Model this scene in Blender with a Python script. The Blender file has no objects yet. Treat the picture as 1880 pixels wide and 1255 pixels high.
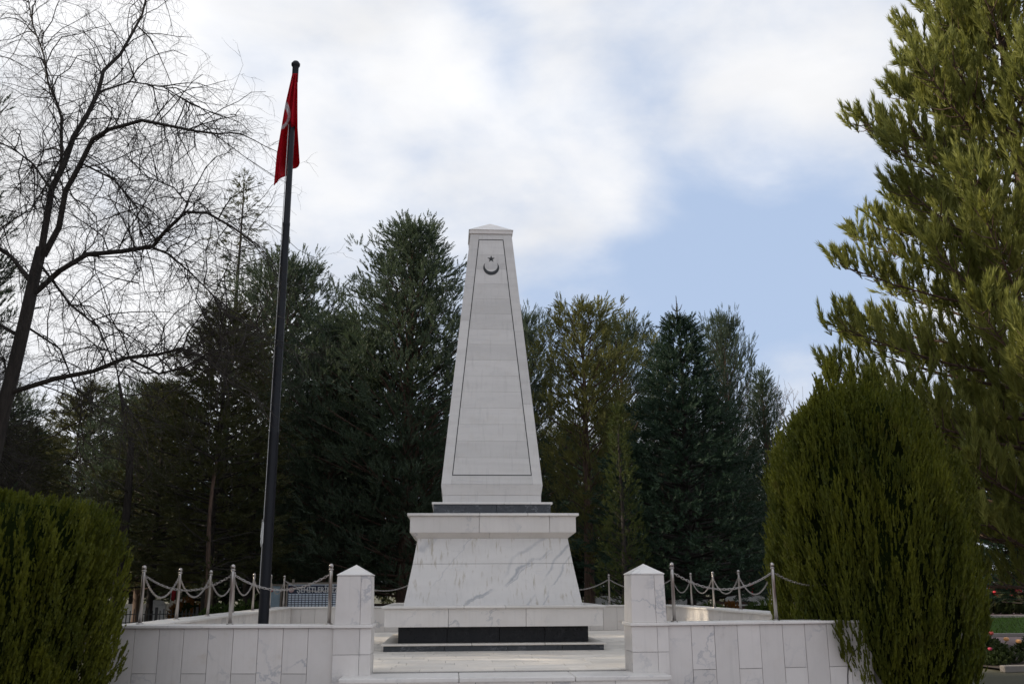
import bpy, math, random
import numpy as np
from mathutils import Matrix, Vector
random.seed(7); RNG = np.random.default_rng(11)
S = bpy.context.scene
COL = S.collection
R = math.radians

# ------------------------------------------------------------------ camera
F, CX, CY, ZE, ROLL = 1740., 940., 627.5, 1.65, .005      # focal length and centre in pixels of the 1880 wide photo
TH = math.atan(449.5 / F)
cam = bpy.data.cameras.new('camera'); cam_o = bpy.data.objects.new('camera', cam); COL.objects.link(cam_o)
cam.sensor_width = 36; cam.lens = 36 * F / 1880; cam.clip_end = 2000; cam.clip_start = .1
cam_o.matrix_world = Matrix.Translation((0, 0, ZE)) @ Matrix.Rotation(math.pi / 2 + TH, 4, 'X') @ Matrix.Rotation(-ROLL, 4, 'Z')
cam.dof.use_dof = True; cam.dof.focus_distance = 16.5; cam.dof.aperture_fstop = 3.2
S.camera = cam_o
fwd = np.array([0, math.cos(TH), math.sin(TH)]); up0 = np.array([0, -math.sin(TH), math.cos(TH)]); r0 = np.array([1., 0, 0])
cright = r0 * math.cos(ROLL) - up0 * math.sin(ROLL); cup = r0 * math.sin(ROLL) + up0 * math.cos(ROLL)
def ray(px, py): return fwd + cright * (px - CX) / F - cup * (py - CY) / F
def at(px, py, Y):                                          # survey helper: the point of a sight line at distance Y
    d = ray(px, py); return np.array([0, 0, ZE]) + d * Y / d[1]

# ------------------------------------------------------------------ light
SUN_AZ, SUN_EL = R(-95), R(27)                              # azimuth from +Y, negative = from the left
sdir = Vector((math.sin(SUN_AZ) * math.cos(SUN_EL), math.cos(SUN_AZ) * math.cos(SUN_EL), math.sin(SUN_EL)))
sun = bpy.data.lights.new('sun', 'SUN'); sun.energy = 4.8; sun.angle = R(.9); sun.color = (1, .87, .68)
sun_o = bpy.data.objects.new('sun', sun); COL.objects.link(sun_o)
sun_o.rotation_euler = sdir.to_track_quat('Z', 'Y').to_euler()
W = bpy.data.worlds.new('World'); S.world = W; W.use_nodes = True
wn, wl = W.node_tree.nodes, W.node_tree.links
for n in list(wn): wn.remove(n)
def wnode(t, **k):
    n = wn.new(t)
    for a, b in k.items(): setattr(n, a, b)
    return n
out = wnode('ShaderNodeOutputWorld'); bg = wnode('ShaderNodeBackground'); bg.inputs[1].default_value = .1
wl.new(bg.outputs[0], out.inputs[0])
sky = wnode('ShaderNodeTexSky', sky_type='NISHITA'); sky.sun_disc = False
sky.sun_elevation = SUN_EL; sky.sun_rotation = SUN_AZ; sky.dust_density = 2.0; sky.air_density = 1.0
tc = wnode('ShaderNodeTexCoord')
def wmath(op, a, b=None, c=None):
    n = wnode('ShaderNodeMath', operation=op)
    for i, v in enumerate((a, b, c)):
        if v is None: continue
        if isinstance(v, (int, float)): n.inputs[i].default_value = v
        else: wl.new(v, n.inputs[i])
    return n.outputs[0]
def wnoise(scale, detail, rough, off, dist=0., zs=1.8):
    m = wnode('ShaderNodeMapping'); m.inputs['Location'].default_value = off; m.inputs['Scale'].default_value = (1, 1, zs)
    wl.new(tc.outputs['Generated'], m.inputs[0])
    n = wnode('ShaderNodeTexNoise'); n.inputs['Scale'].default_value = scale; n.inputs['Detail'].default_value = detail
    n.inputs['Roughness'].default_value = rough; n.inputs['Distortion'].default_value = dist
    wl.new(m.outputs[0], n.inputs['Vector']); return n.outputs[0]
n1 = wnoise(4.0, 8, .52, (3.1, .4, 1.7), .35)
n2 = wnoise(3.4, 7, .5, (8.3, 5.1, 2.2), .2)
n3 = wnoise(9, 6, .55, (1.3, 7.7, 4.1), .2)
# gaps in the cloud deck where blue shows (direction, angular size, depth)
cov = wmath('ADD', wmath('MULTIPLY', n1, 1.0), wmath('MULTIPLY', n3, .44))
gaps = [((1370, 400), 6.5, .20), ((1130, 600), 6.5, .18), ((1400, 590), 7.5, .22), ((1270, 520), 6, .18), ((895, 60), 2.6, .13), ((1180, 150), 3.6, .05), ((700, 260), 3.4, .15), ((470, 40), 4, .12), ((1310, 290), 5, .12), ((980, 610), 5, .12), ((1570, 500), 5, .14), ((1560, 330), 4, .10), ((120, 300), 17, -.26), ((780, 120), 4, -.12), ((1050, 130), 3, -.12), ((1130, 330), 4, -.08), ((1400, 160), 6, -.16), ((850, 330), 6, -.1)]
for (px, py), ang, dep in gaps:
    d = ray(px, py); d = d / np.linalg.norm(d)
    vm = wnode('ShaderNodeVectorMath', operation='DOT_PRODUCT'); wl.new(tc.outputs['Generated'], vm.inputs[0]); vm.inputs[1].default_value = tuple(d)
    mr = wnode('ShaderNodeMapRange', interpolation_type='SMOOTHSTEP'); wl.new(vm.outputs['Value'], mr.inputs[0])
    mr.inputs[1].default_value = math.cos(R(ang * 1.25)); mr.inputs[2].default_value = 1.; mr.inputs[3].default_value = 0; mr.inputs[4].default_value = dep
    cov = wmath('SUBTRACT', cov, mr.outputs[0])
mask = wnode('ShaderNodeMapRange', interpolation_type='SMOOTHSTEP'); wl.new(cov, mask.inputs[0])
mask.inputs[1].default_value = .33; mask.inputs[2].default_value = .98
bright = wnode('ShaderNodeMapRange'); wl.new(n2, bright.inputs[0]); bright.inputs[1].default_value = .3; bright.inputs[2].default_value = .72
bright.inputs[3].default_value = 7.3; bright.inputs[4].default_value = 9.7
# clouds towards the sun scatter more light forward
sd_ = wnode('ShaderNodeVectorMath', operation='DOT_PRODUCT'); wl.new(tc.outputs['Generated'], sd_.inputs[0]); sd_.inputs[1].default_value = tuple(sdir)
glow = wnode('ShaderNodeMapRange', interpolation_type='SMOOTHSTEP'); wl.new(sd_.outputs['Value'], glow.inputs[0]); glow.inputs[1].default_value = .1; glow.inputs[2].default_value = 1.; glow.inputs[3].default_value = 1.; glow.inputs[4].default_value = 1.25
bright_g = wmath('MULTIPLY', bright.outputs[0], glow.outputs[0])
cl = wnode('ShaderNodeVectorMath', operation='SCALE'); cl.inputs[0].default_value = (.975, .98, 1.0); wl.new(bright_g, cl.inputs['Scale'])
# thin veil over the clear sky
veil = wnode('ShaderNodeMix', data_type='RGBA'); veil.inputs[0].default_value = .82
wl.new(sky.outputs[0], veil.inputs[6]); veil.inputs[7].default_value = (4.75, 5.95, 8.15, 1)
mx = wnode('ShaderNodeMix', data_type='RGBA'); wl.new(mask.outputs[0], mx.inputs[0]); wl.new(veil.outputs[2], mx.inputs[6]); wl.new(cl.outputs[0], mx.inputs[7])
wl.new(mx.outputs[2], bg.inputs[0])
vs = S.view_settings; vs.view_transform = 'Standard'; vs.look = 'None'; vs.gamma = 1; vs.use_curve_mapping = False; vs.exposure = 0.14
S.cycles.max_bounces = 6; S.cycles.diffuse_bounces = 3; S.cycles.transmission_bounces = 3; S.cycles.transparent_max_bounces = 4
S.cycles.use_denoising = True

# ------------------------------------------------------------------ materials
def mat(name):
    m = bpy.data.materials.new(name); m.use_nodes = True
    nt = m.node_tree; b = nt.nodes['Principled BSDF']; return m, nt, b
class NB:
    def __init__(s, nt): s.nt = nt
    def n(s, t, **k):
        n = s.nt.nodes.new(t)
        for a, b in k.items(): setattr(n, a, b)
        return n
    def l(s, a, b): s.nt.links.new(a, b)
    def math(s, op, a, b=None):
        n = s.n('ShaderNodeMath', operation=op)
        for i, v in enumerate((a, b)):
            if v is None: continue
            if isinstance(v, (int, float)): n.inputs[i].default_value = v
            else: s.l(v, n.inputs[i])
        return n.outputs[0]
    def noise(s, vec, scale, detail=4, rough=.55, dist=0.):
        n = s.n('ShaderNodeTexNoise'); n.inputs['Scale'].default_value = scale; n.inputs['Detail'].default_value = detail
        n.inputs['Roughness'].default_value = rough; n.inputs['Distortion'].default_value = dist
        s.l(vec, n.inputs['Vector']); return n.outputs[0]
    def rng(s, v, a, b, c=0., d=1., smooth=True):
        n = s.n('ShaderNodeMapRange', interpolation_type='SMOOTHSTEP' if smooth else 'LINEAR'); s.l(v, n.inputs[0])
        for i, x in enumerate((a, b, c, d)): n.inputs[i + 1].default_value = x
        return n.outputs[0]
    def mix(s, f, a, b):
        n = s.n('ShaderNodeMix', data_type='RGBA')
        for i, v in ((0, f), (6, a), (7, b)):
            if isinstance(v, (int, float)): n.inputs[i].default_value = v
            elif isinstance(v, tuple): n.inputs[i].default_value = v + (1,) if len(v) == 3 else v
            else: s.l(v, n.inputs[i])
        return n.outputs[2]
    def mapping(s, vec, scale=(1, 1, 1), rot=(0, 0, 0)):
        n = s.n('ShaderNodeMapping'); n.inputs['Scale'].default_value = scale; n.inputs['Rotation'].default_value = rot
        s.l(vec, n.inputs[0]); return n.outputs[0]

def world_vec(k, jitter=True):
    """position in metres (world), shifted per object so that neighbouring slabs differ"""
    g = k.n('ShaderNodeNewGeometry'); v = g.outputs['Position']
    if jitter:
        oi = k.n('ShaderNodeObjectInfo'); sc = k.n('ShaderNodeVectorMath', operation='SCALE'); sc.inputs[0].default_value = (37., 53., 71.)
        k.l(oi.outputs['Random'], sc.inputs['Scale'])
        a = k.n('ShaderNodeVectorMath', operation='ADD'); k.l(v, a.inputs[0]); k.l(sc.outputs[0], a.inputs[1]); v = a.outputs[0]
    return v
def marble(name, base=(.695, .655, .62), vein=(.30, .315, .35), stain=(.50, .42, .33), vs=1.5, vamt=.6, rot=(0, R(38), 0), stretch=(1, 1, 1), stainamt=.5, rough=.38, streak=0., jitter=True, tone=.10, spec=.5, cl=.28, rain=.22):
    m, nt, b = mat(name); k = NB(nt); v = world_vec(k, jitter)
    mv = k.mapping(v, stretch, rot)
    w = k.noise(mv, vs, 9, .6, .25)
    line = k.math('ABSOLUTE', k.math('SUBTRACT', w, .5))
    ve = k.rng(line, 0., .022, 1., 0.)
    patch = k.rng(k.noise(v, vs * .7, 3), .46, .66)
    ve = k.math('MULTIPLY', k.math('MULTIPLY', ve, patch), vamt)
    cloud = k.rng(k.noise(mv, vs * 1.6, 6, .6, .4), .35, .75, 0., cl)
    col = k.mix(cloud, base, tuple(x * .74 for x in base))
    col = k.mix(ve, col, vein)
    st = k.rng(k.noise(v, 2.3, 5, .6, .3), .62, .78, 0., stainamt)
    col = k.mix(st, col, stain)
    if streak:
        tco = k.n('ShaderNodeTexCoord'); so = k.n('ShaderNodeSeparateXYZ'); k.l(tco.outputs['Object'], so.inputs[0])
        wx = k.math('MULTIPLY', k.math('SUBTRACT', k.noise(tco.outputs['Object'], 1.7, 7, .55), .5), .62)
        brk = k.rng(k.noise(tco.outputs['Object'], 2.6, 4), .34, .56)
        for x0_, z0_, sl_, wd_, am_, xa_, xb_ in ((-.30, 1.42, .62, .030, .85, -.5, .95), (-.24, 1.42, .60, .012, .7, -.5, .95), (.55, 1.40, 1.35, .035, .7, .4, 1.5), (.80, 1.40, 1.6, .022, .6, .6, 1.5), (.35, 2.05, .9, .05, .5, .2, 1.2), (-1.35, 2.18, .75, .05, .55, -1.5, -.7), (-.75, 2.0, 1.2, .014, .4, -1.0, .2)):
            dd = k.math('SUBTRACT', k.math('SUBTRACT', so.outputs[2], z0_), k.math('MULTIPLY', k.math('SUBTRACT', so.outputs[0], x0_), sl_))
            ln_ = k.rng(k.math('ABSOLUTE', k.math('ADD', dd, wx)), 0., wd_ * 1.6, 1., 0.)
            win = k.math('MULTIPLY', k.rng(so.outputs[0], xa_ - .1, xa_ + .15), k.rng(so.outputs[0], xb_ - .2, xb_ + .1, 1., 0.))
            col = k.mix(k.math('MULTIPLY', k.math('MULTIPLY', ln_, win), k.math('MULTIPLY', brk, am_ * .8)), col, vein)
        sv = k.mapping(world_vec(k, False), (11, 11, .10))
        s1 = k.rng(k.noise(sv, 1.6, 5, .6), .55, .72, 0., streak)
        col = k.mix(s1, col, (.36, .30, .21))
    if rain:                                                # rain marks and grime running down
        rv = k.mapping(world_vec(k, False), (14, 14, .5)); r1 = k.rng(k.noise(rv, 1.5, 5, .65), .50, .74, 0., rain)
        r2 = k.rng(k.noise(v, 5.5, 6, .7), .48, .75, 0., rain * .8)
        col = k.mix(r1, col, tuple(x * .62 for x in base)); col = k.mix(r2, col, (base[0] * .80, base[1] * .74, base[2] * .66))
    b.inputs['Specular IOR Level'].default_value = spec
    oi = k.n('ShaderNodeObjectInfo'); hv = k.n('ShaderNodeHueSaturation'); k.l(col, hv.inputs['Color'])
    k.l(k.rng(oi.outputs['Random'], 0, 1, 1 - tone, 1 + tone * .6, False), hv.inputs['Value'])
    k.l(hv.outputs[0], b.inputs['Base Color'])
    k.l(k.rng(k.noise(v, 14, 4), .3, .7, rough - .06, rough + .14), b.inputs['Roughness'])
    bp = k.n('ShaderNodeBump'); bp.inputs['Strength'].default_value = .12; bp.inputs['Distance'].default_value = .004
    k.l(k.noise(v, 60, 4), bp.inputs['Height']); k.l(bp.outputs[0], b.inputs['Normal'])
    return m
def simple(name, col, rough=.6, metal=0., var=.25, scale=8., bump=0., spec=.5):
    m, nt, b = mat(name); k = NB(nt); v = world_vec(k, False)
    f = k.noise(v, scale, 5)
    k.l(k.mix(f, tuple(x * (1 - var) for x in col), tuple(min(1, x * (1 + var)) for x in col)), b.inputs['Base Color'])
    b.inputs['Roughness'].default_value = rough; b.inputs['Metallic'].default_value = metal; b.inputs['Specular IOR Level'].default_value = spec
    if bump:
        bp = k.n('ShaderNodeBump'); bp.inputs['Strength'].default_value = bump; bp.inputs['Distance'].default_value = .02
        k.l(k.noise(v, scale * 4, 5), bp.inputs['Height']); k.l(bp.outputs[0], b.inputs['Normal'])
    return m
def foliage(name, c1, c2, trans=.3, rough=.55, brown=.25):
    m, nt, b = mat(name); k = NB(nt)
    at_ = k.n('ShaderNodeAttribute', attribute_name='tint'); g = k.n('ShaderNodeNewGeometry')
    big = k.rng(k.noise(g.outputs['Position'], .9, 3), .3, .7)
    f = k.math('ADD', k.math('MULTIPLY', at_.outputs['Fac'], .65), k.math('MULTIPLY', big, .35))
    col = k.mix(f, c1, c2)
    dead = k.rng(k.noise(g.outputs['Position'], 2.4, 5, .65), .60, .74, 0., brown); col = k.mix(dead, col, (.085, .060, .024))   # dry, browned shoots
    k.l(col, b.inputs['Base Color']); b.inputs['Roughness'].default_value = rough; b.inputs['Specular IOR Level'].default_value = .25
    tr = k.n('ShaderNodeBsdfTranslucent'); k.l(k.mix(.35, col, (c2[0] * 1.6, c2[1] * 1.6, c2[2] * .7)), tr.inputs[0])
    ms = k.n('ShaderNodeMixShader'); ms.inputs[0].default_value = trans
    o = nt.nodes['Material Output']; k.l(b.outputs[0], ms.inputs[1]); k.l(tr.outputs[0], ms.inputs[2]); k.l(ms.outputs[0], o.inputs[0])
    return m
def bark(name, c):
    m, nt, b = mat(name); k = NB(nt); v = world_vec(k, False)
    n = k.noise(k.mapping(v, (9, 9, 1.6)), 2.2, 6, .65, .3)
    k.l(k.mix(k.rng(n, .3, .7), tuple(x * .5 for x in c), tuple(x * 1.35 for x in c)), b.inputs['Base Color']); b.inputs['Roughness'].default_value = .9
    bp = k.n('ShaderNodeBump'); bp.inputs['Strength'].default_value = .8; bp.inputs['Distance'].default_value = .03
    k.l(n, bp.inputs['Height']); k.l(bp.outputs[0], b.inputs['Normal']); return m

M = dict(
    marble=marble('marble_white'), cap=marble('marble_cap', base=(.74, .705, .665), vamt=.35, stainamt=.35),
    shaft=marble('marble_banded', base=(.645, .62, .595), vs=1.1, vamt=.25, rot=(0, 0, 0), stretch=(.5, .5, 3.6), stainamt=.12, tone=.10, cl=.42, rain=.34),
    ped=marble('marble_pedestal', base=(.70, .67, .645), vein=(.24, .26, .30), vs=1.3, vamt=.22, rot=(0, R(-40), 0), stretch=(.7, 1, 2.0), stainamt=.15, streak=.75, jitter=False, tone=.03),
    floor=marble('marble_floor', base=(.74, .685, .615), vamt=.12, stainamt=.35, stain=(.52, .44, .36), rough=.5, tone=.12, rain=.3), bed=simple('floor_grout', (.25, .235, .22), .9),
    grey=marble('grey_marble', base=(.055, .06, .068), vein=(.30, .31, .33), stain=(.14, .14, .14), vs=4.0, vamt=.8, spec=.3, rot=(0, R(50), 0), stretch=(1, 1, 3), rough=.3),
    black=marble('black_granite', base=(.016, .017, .02), vein=(.09, .09, .1), stain=(.05, .05, .05), vs=6, vamt=.35, stainamt=.35, rough=.3, spec=.2),
    mortar=simple('mortar', (.24, .23, .22), .9), inlay=simple('black_inlay', (.012, .012, .013), .35),
    steel=simple('stainless_steel', (.42, .39, .37), .30, 1., .08, 20), pole=simple('black_paint', (.009, .010, .014), .42, 0., .2, spec=.22),
    rope=simple('white_rope', (.55, .55, .54), .8), bark=bark('bark_dark', (.030, .024, .020)), bark2=bark('bark_red', (.10, .062, .045)), bark3=bark('bark_pale', (.26, .22, .20)),
    cyp=foliage('cypress_leaf', (.034, .053, .038), (.078, .104, .068)), yel=foliage('yellow_cypress_leaf', (.066, .076, .030), (.19, .185, .062)),
    olive=foliage('olive_leaf', (.036, .044, .018), (.082, .082, .032)), spr=foliage('spruce_leaf', (.014, .032, .020), (.034, .062, .036), .15), yspr=foliage('young_spruce_leaf', (.028, .048, .014), (.085, .100, .026)),
    pine=foliage('pine_needle', (.062, .085, .022), (.28, .285, .075), .35), bush=foliage('arborvitae_leaf', (.024, .040, .006), (.150, .160, .017), .3, .55, .6),
    box=foliage('boxwood_leaf', (.03, .055, .014), (.07, .11, .025)), orange=foliage('orange_leaf', (.12, .045, .012), (.22, .10, .025)), rosel=foliage('rose_leaf', (.03, .05, .018), (.08, .10, .035)),
    core=simple('shaded_core', (.012, .018, .005), 1., 0, .5, 30, .8, 0.),  # solid bush filler, the shade of the inside put into its dark colour
    iron=simple('black_iron', (.013, .012, .012), .5), wood=simple('bench_wood', (.055, .028, .020), .6), white=simple('white_paint', (.62, .62, .62), .55, 0, .1), gstone=marble('gravestone_marble', base=(.55, .54, .53)),
    navy=simple('navy_print', (.012, .02, .05), .4, 0, .1), plate=simple('white_plate', (.62, .68, .76), .4, 0, .06), pblue=simple('pale_blue_print', (.36, .47, .55), .4, 0, .15), redp=simple('red_print', (.42, .012, .02), .5, 0, .1), pink=simple('pink_emblem', (.5, .33, .32), .5),
    timber=simple('timber', (.28, .24, .2), .7), soil=simple('soil', (.05, .035, .025), .95, 0, .4, 6, .6), path=simple('pink_paving', (.24, .175, .168), .9, 0, .18, 1.4, .2, .1), kerb=simple('kerb_stone', (.25, .225, .205), .9, 0, .25, 4),
    lawn=simple('lawn_green', (.036, .07, .010), 1., 0, .4, 3, .8, .03), ground=simple('park_ground', (.075, .07, .04), .95, 0, .45, .8, .5),
    coral=simple('coral_petal', (.72, .12, .10), .6), peach=simple('peach_petal', (.70, .36, .15), .6), rosep=simple('dark_rose_petal', (.34, .03, .07), .6), redpet=simple('red_petal', (.5, .015, .03), .6),
)

# ------------------------------------------------------------------ mesh helpers
def mesh_from(name, V, Fs, m=None, tint=None, smooth=False):
    me = bpy.data.meshes.new(name); V = np.asarray(V, np.float32)
    if isinstance(Fs, np.ndarray):
        k = Fs.shape[1]; n = len(Fs)
        me.vertices.add(len(V)); me.vertices.foreach_set('co', V.ravel())
        me.loops.add(n * k); me.loops.foreach_set('vertex_index', Fs.astype(np.int32).ravel())
        me.polygons.add(n); me.polygons.foreach_set('loop_start', np.arange(n, dtype=np.int32) * k)
        try: me.polygons.foreach_set('loop_total', np.full(n, k, np.int32))
        except Exception: pass
        me.update(calc_edges=True)
    else:
        me.from_pydata([tuple(v) for v in V], [], Fs); me.update()
    if smooth: me.polygons.foreach_set('use_smooth', np.ones(len(me.polygons), bool))
    if tint is not None:
        a = me.attributes.new('tint', 'FLOAT', 'POINT'); a.data.foreach_set('value', np.asarray(tint, np.float32))
    if m: me.materials.append(M[m] if isinstance(m, str) else m)
    return me
def obj(name, me, parent=None, loc=(0, 0, 0), rz=0., scale=None):
    o = bpy.data.objects.new(name, me); COL.objects.link(o); o.location = loc; o.rotation_euler = (0, 0, rz)
    if scale is not None: o.scale = scale
    if parent: o.parent = parent
    return o
def tag(o, label, cat, group=None, kind=None):
    if label: o['label'] = label
    if cat: o['category'] = cat
    if group: o['group'] = group
    if kind: o['kind'] = kind
    return o
def thing(name, label, cat, loc=(0, 0, 0), rz=0., group=None, scale=None):
    return tag(obj(name, None, None, tuple(loc), rz, scale), label, cat, group)
def copy_tree(o, parent=None):
    c = o.copy(); COL.objects.link(c); c.parent = parent
    for ch in list(o.children): copy_tree(ch, c)
    return c
BOXF = [(0, 3, 2, 1), (4, 5, 6, 7), (0, 1, 5, 4), (1, 2, 6, 5), (2, 3, 7, 6), (3, 0, 4, 7)]
def box_vf(x0, x1, y0, y1, z0, z1):
    return [(x0, y0, z0), (x1, y0, z0), (x1, y1, z0), (x0, y1, z0), (x0, y0, z1), (x1, y0, z1), (x1, y1, z1), (x0, y1, z1)], BOXF
_boxes = {}
def unit_box(m, bev=0.):
    if (m, bev) not in _boxes: _boxes[(m, bev)] = mesh_from('block_' + m, *box_vf(-.5, .5, -.5, .5, -.5, .5), m)
    return _boxes[(m, bev)]
def block(name, m, parent, x0, x1, y0, y1, z0, z1):
    """one slab or panel: shares the unit block of its material"""
    return obj(name, unit_box(m), parent, ((x0 + x1) / 2, (y0 + y1) / 2, (z0 + z1) / 2), 0, (x1 - x0, y1 - y0, z1 - z0))
def bevelled(name, m, parent, x0, x1, y0, y1, z0, z1, w=.008):
    o = obj(name, mesh_from(name, *box_vf(x0, x1, y0, y1, z0, z1), m), parent)
    b = o.modifiers.new('bevel', 'BEVEL'); b.width = w; b.segments = 2; return o
def join_vf(parts):
    V, Fs, n = [], [], 0
    for v, f in parts:
        V += list(v); Fs += [tuple(i + n for i in q) for q in f]; n += len(v)
    return V, Fs
def frustum_vf(h0, z0, h1, z1):
    return [(-h0, -h0, z0), (h0, -h0, z0), (h0, h0, z0), (-h0, h0, z0), (-h1, -h1, z1), (h1, -h1, z1), (h1, h1, z1), (-h1, h1, z1)], BOXF
def tube(P, rad, n=6, cap=True):
    P = np.asarray(P, float); k = len(P); rad = np.broadcast_to(np.asarray(rad, float), (k,))
    T = np.gradient(P, axis=0); T /= np.linalg.norm(T, axis=1)[:, None] + 1e-9
    a = np.array([0, 0, 1.]) if abs(T[:, 2]).mean() < .8 else np.array([1., 0, 0])
    X = np.cross(T, a); X /= np.linalg.norm(X, axis=1)[:, None] + 1e-9; Y = np.cross(T, X)
    an = np.arange(n) * 2 * math.pi / n
    V = P[:, None] + rad[:, None, None] * (np.cos(an)[None, :, None] * X[:, None] + np.sin(an)[None, :, None] * Y[:, None])
    V = V.reshape(-1, 3); i = np.arange(k - 1)[:, None] * n; j = np.arange(n)[None, :]; j2 = (j + 1) % n
    Q = np.stack([i + j, i + j2, i + n + j2, i + n + j], -1).reshape(-1, 4)
    return V, Q
def tubes_mesh(name, lst, m, smooth=True):
    Vs, Qs, n = [], [], 0
    for V, Q in lst: Vs.append(V); Qs.append(Q + n); n += len(V)
    return mesh_from(name, np.concatenate(Vs), np.concatenate(Qs), m, smooth=smooth)
def lathe(name, prof, m, n=16):
    P = np.array([(0, 0, z) for r, z in prof], float); an = np.arange(n) * 2 * math.pi / n
    V = np.array([[(r * math.cos(a), r * math.sin(a), z) for a in an] for r, z in prof]).reshape(-1, 3)
    k = len(prof); i = np.arange(k - 1)[:, None] * n; j = np.arange(n)[None, :]; j2 = (j + 1) % n
    return mesh_from(name, V, np.stack([i + j, i + j2, i + n + j2, i + n + j], -1).reshape(-1, 4), m, smooth=True)

# monument frame: u to the right, v to the back, turned a little against the camera
A = R(3.8)
U = np.array([math.cos(A), math.sin(A), 0]); Vv = np.array([-math.sin(A), math.cos(A), 0])
def uv(u, v, z=0.): return u * U + v * Vv + np.array([0, 0, z])
ZF, ZW = .69, 1.237                                        # terrace floor, wall top

# ------------------------------------------------------------------ ground
def sheet(name, pts, z, m):
    return tag(obj(name, mesh_from(name, [(x, y, z) for x, y in pts], [tuple(range(len(pts)))], m)), None, None, None, 'structure')
sheet('ground', [(-400, -60), (400, -60), (400, 900), (-400, 900)], 0, 'ground')
sheet('paved_path', [(-9, -20), (9.2, -20), (9.2, 12), (11.0, 19.3), (60, 24.5), (60, 18), (30, 5), (30, -20)], .004, 'path')
sheet('paved_path', [(-9, -20), (-9, 10), (9.2, 12), (9.2, -20)], .008, 'path')
sheet('path_strip', [(8, 27.0), (70, 30), (70, 34), (8, 32.0)], .006, 'path')
sheet('lawn', [(8, 32.2), (70, 34.2), (70, 53), (8, 50)], .010, 'lawn')
sheet('path_strip', [(8, 50.3), (80, 53.3), (80, 84), (8, 80)], .006, 'path')
sheet('rose_bed', [(9.6, 19.7), (40, 23.8), (40, 28.5), (8.6, 26.9)], .05, 'soil')
def strip(name, p, q, w, h, m):
    p, q = np.array(p, float), np.array(q, float); d = q - p; L = np.linalg.norm(d)
    o = obj(name, mesh_from(name, *box_vf(0, L, -w / 2, w / 2, 0, h), m), None, (p[0], p[1], 0), math.atan2(d[1], d[0]))
    b = o.modifiers.new('bevel', 'BEVEL'); b.width = .02; b.segments = 2
    return tag(o, None, None, None, 'structure')
strip('kerb', (9.5, 19.45), (40, 23.6), .16, .13, 'kerb'); strip('kerb', (8, 32.05), (70, 34.05), .14, .12, 'kerb'); strip('kerb', (8, 50.2), (70, 53.1), .14, .12, 'kerb')

# ------------------------------------------------------------------ terrace
tf = thing('terrace_floor', None, None, uv(.73, 11.2), A); tf['kind'] = 'structure'
block('floor_bed', 'bed', tf, -4.75, 4.75, .62, 11.6, 0, ZF - .008)
row, y = 0, .70
rr = random.Random(3)
while y < 11.4:
    d = .32; x = -4.6 - rr.uniform(0, .5)
    while x < 4.6:
        w = rr.choice((.62, .62, .62, .9)); xa, xb = max(x, -4.6), min(x + w, 4.6)
        if xb - xa > .05: block('paving_slab', 'floor', tf, xa + .003, xb - .003, y + .003, y + d - .003, ZF - .02, ZF + rr.uniform(-.0006, .0006))
        x += w
    y += d
# entrance steps (the upper tread has three slabs)
st = thing('entrance_steps', 'low wide flight of white marble steps in front of the obelisk between the two pillars', 'steps', uv(.66, 10.95), A)
for i, (a, b) in enumerate(((-1.84, -.53), (-.53, .75), (.75, 1.83))):
    bevelled('tread_slab', 'cap', st, a + .003, b - .003, [.01, 0, .012][i], .68, ZF - .045, ZF + .004, .01)
block('riser_core', 'mortar', st, -1.78, 1.78, .06, .66, 0, ZF - .046)
for i, (a, b) in enumerate(((-1.79, -1.2), (-1.2, -.35), (-.35, .5), (.5, 1.2), (1.2, 1.79))): block('riser_panel', 'marble', st, a + .003, b - .003, .04, .06, .49, ZF - .047)
for j in range(3):
    z = .50 - j * .165; y0 = -.32 * (j + 1)
    for i, (a, b) in enumerate(((-1.84, -.6), (-.6, .6), (.6, 1.83))):
        bevelled('tread_slab', 'cap', st, a + .003, b - .003, y0, y0 + .42, z - .04, z, .01)
        block('riser_panel', 'marble', st, a + .05, b - .05 if b > 1 else b, y0 + .03, y0 + .05, z - .165 if j < 2 else 0, z - .041)

# ------------------------------------------------------------------ parapet walls
def wall(label, p0, p1, thick, out_side, seed, zin=ZF, cap_over=.03, ends=(0, 0)):
    """p0 > p1 along local x; local -y is the outer face when out_side is -1"""
    rw = random.Random(seed); P0, P1 = uv(*p0), uv(*p1); d = P1 - P0; L = float(np.linalg.norm(d))
    t = thing('marble_wall', label, 'wall', P0, math.atan2(d[1], d[0]), 'marble parapet walls round the terrace')
    zc = ZW - .03
    block('wall_core', 'mortar', t, .004, L - .004, .022, thick - .022, 0, zc - .002)
    for face in (0, 1):
        outer = (face == 0) == (out_side < 0)
        y0, y1 = (0., .021) if face == 0 else (thick - .021, thick)
        n = max(1, round(L / .305)); w = L / n
        for i in range(n):
            xa, xb = i * w + .0028, (i + 1) * w - .0028
            if outer:
                zj = zc - .495 if i % 2 else zc - .80
                j = rw.uniform(-.0015, .0015); s = -1 if face == 0 else 1
                block('cladding_panel', 'marble', t, xa, xb, y0 + j, y1 + j, zj + .0028, zc - .003)
                block('cladding_panel', 'marble', t, xa, xb, y0 - j, y1 - j, .003, zj - .0028)
            else: block('cladding_panel', 'marble', t, xa, xb, y0, y1, zin + .004, zc - .003)
    for e in (0, 1):
        if ends[e]:
            x0, x1 = (-.018, .003) if e == 0 else (L - .003, L + .018)
            block('cladding_panel', 'marble', t, x0, x1, .004, thick - .004, zin + .004, zc - .003)
    x = -.02
    while x < L:
        w = rw.uniform(1.1, 1.5); xe = L + .02 if x + w > L - .4 else x + w; dz = rw.uniform(0, .005)
        bevelled('cap_slab', 'cap', t, x + .002, xe - .002, -cap_over, thick + cap_over, zc + dz * .2, ZW + dz, .006); x = xe
    return t
TW = .40
UL, UR, VB = -3.70, 5.20, 22.5
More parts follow.
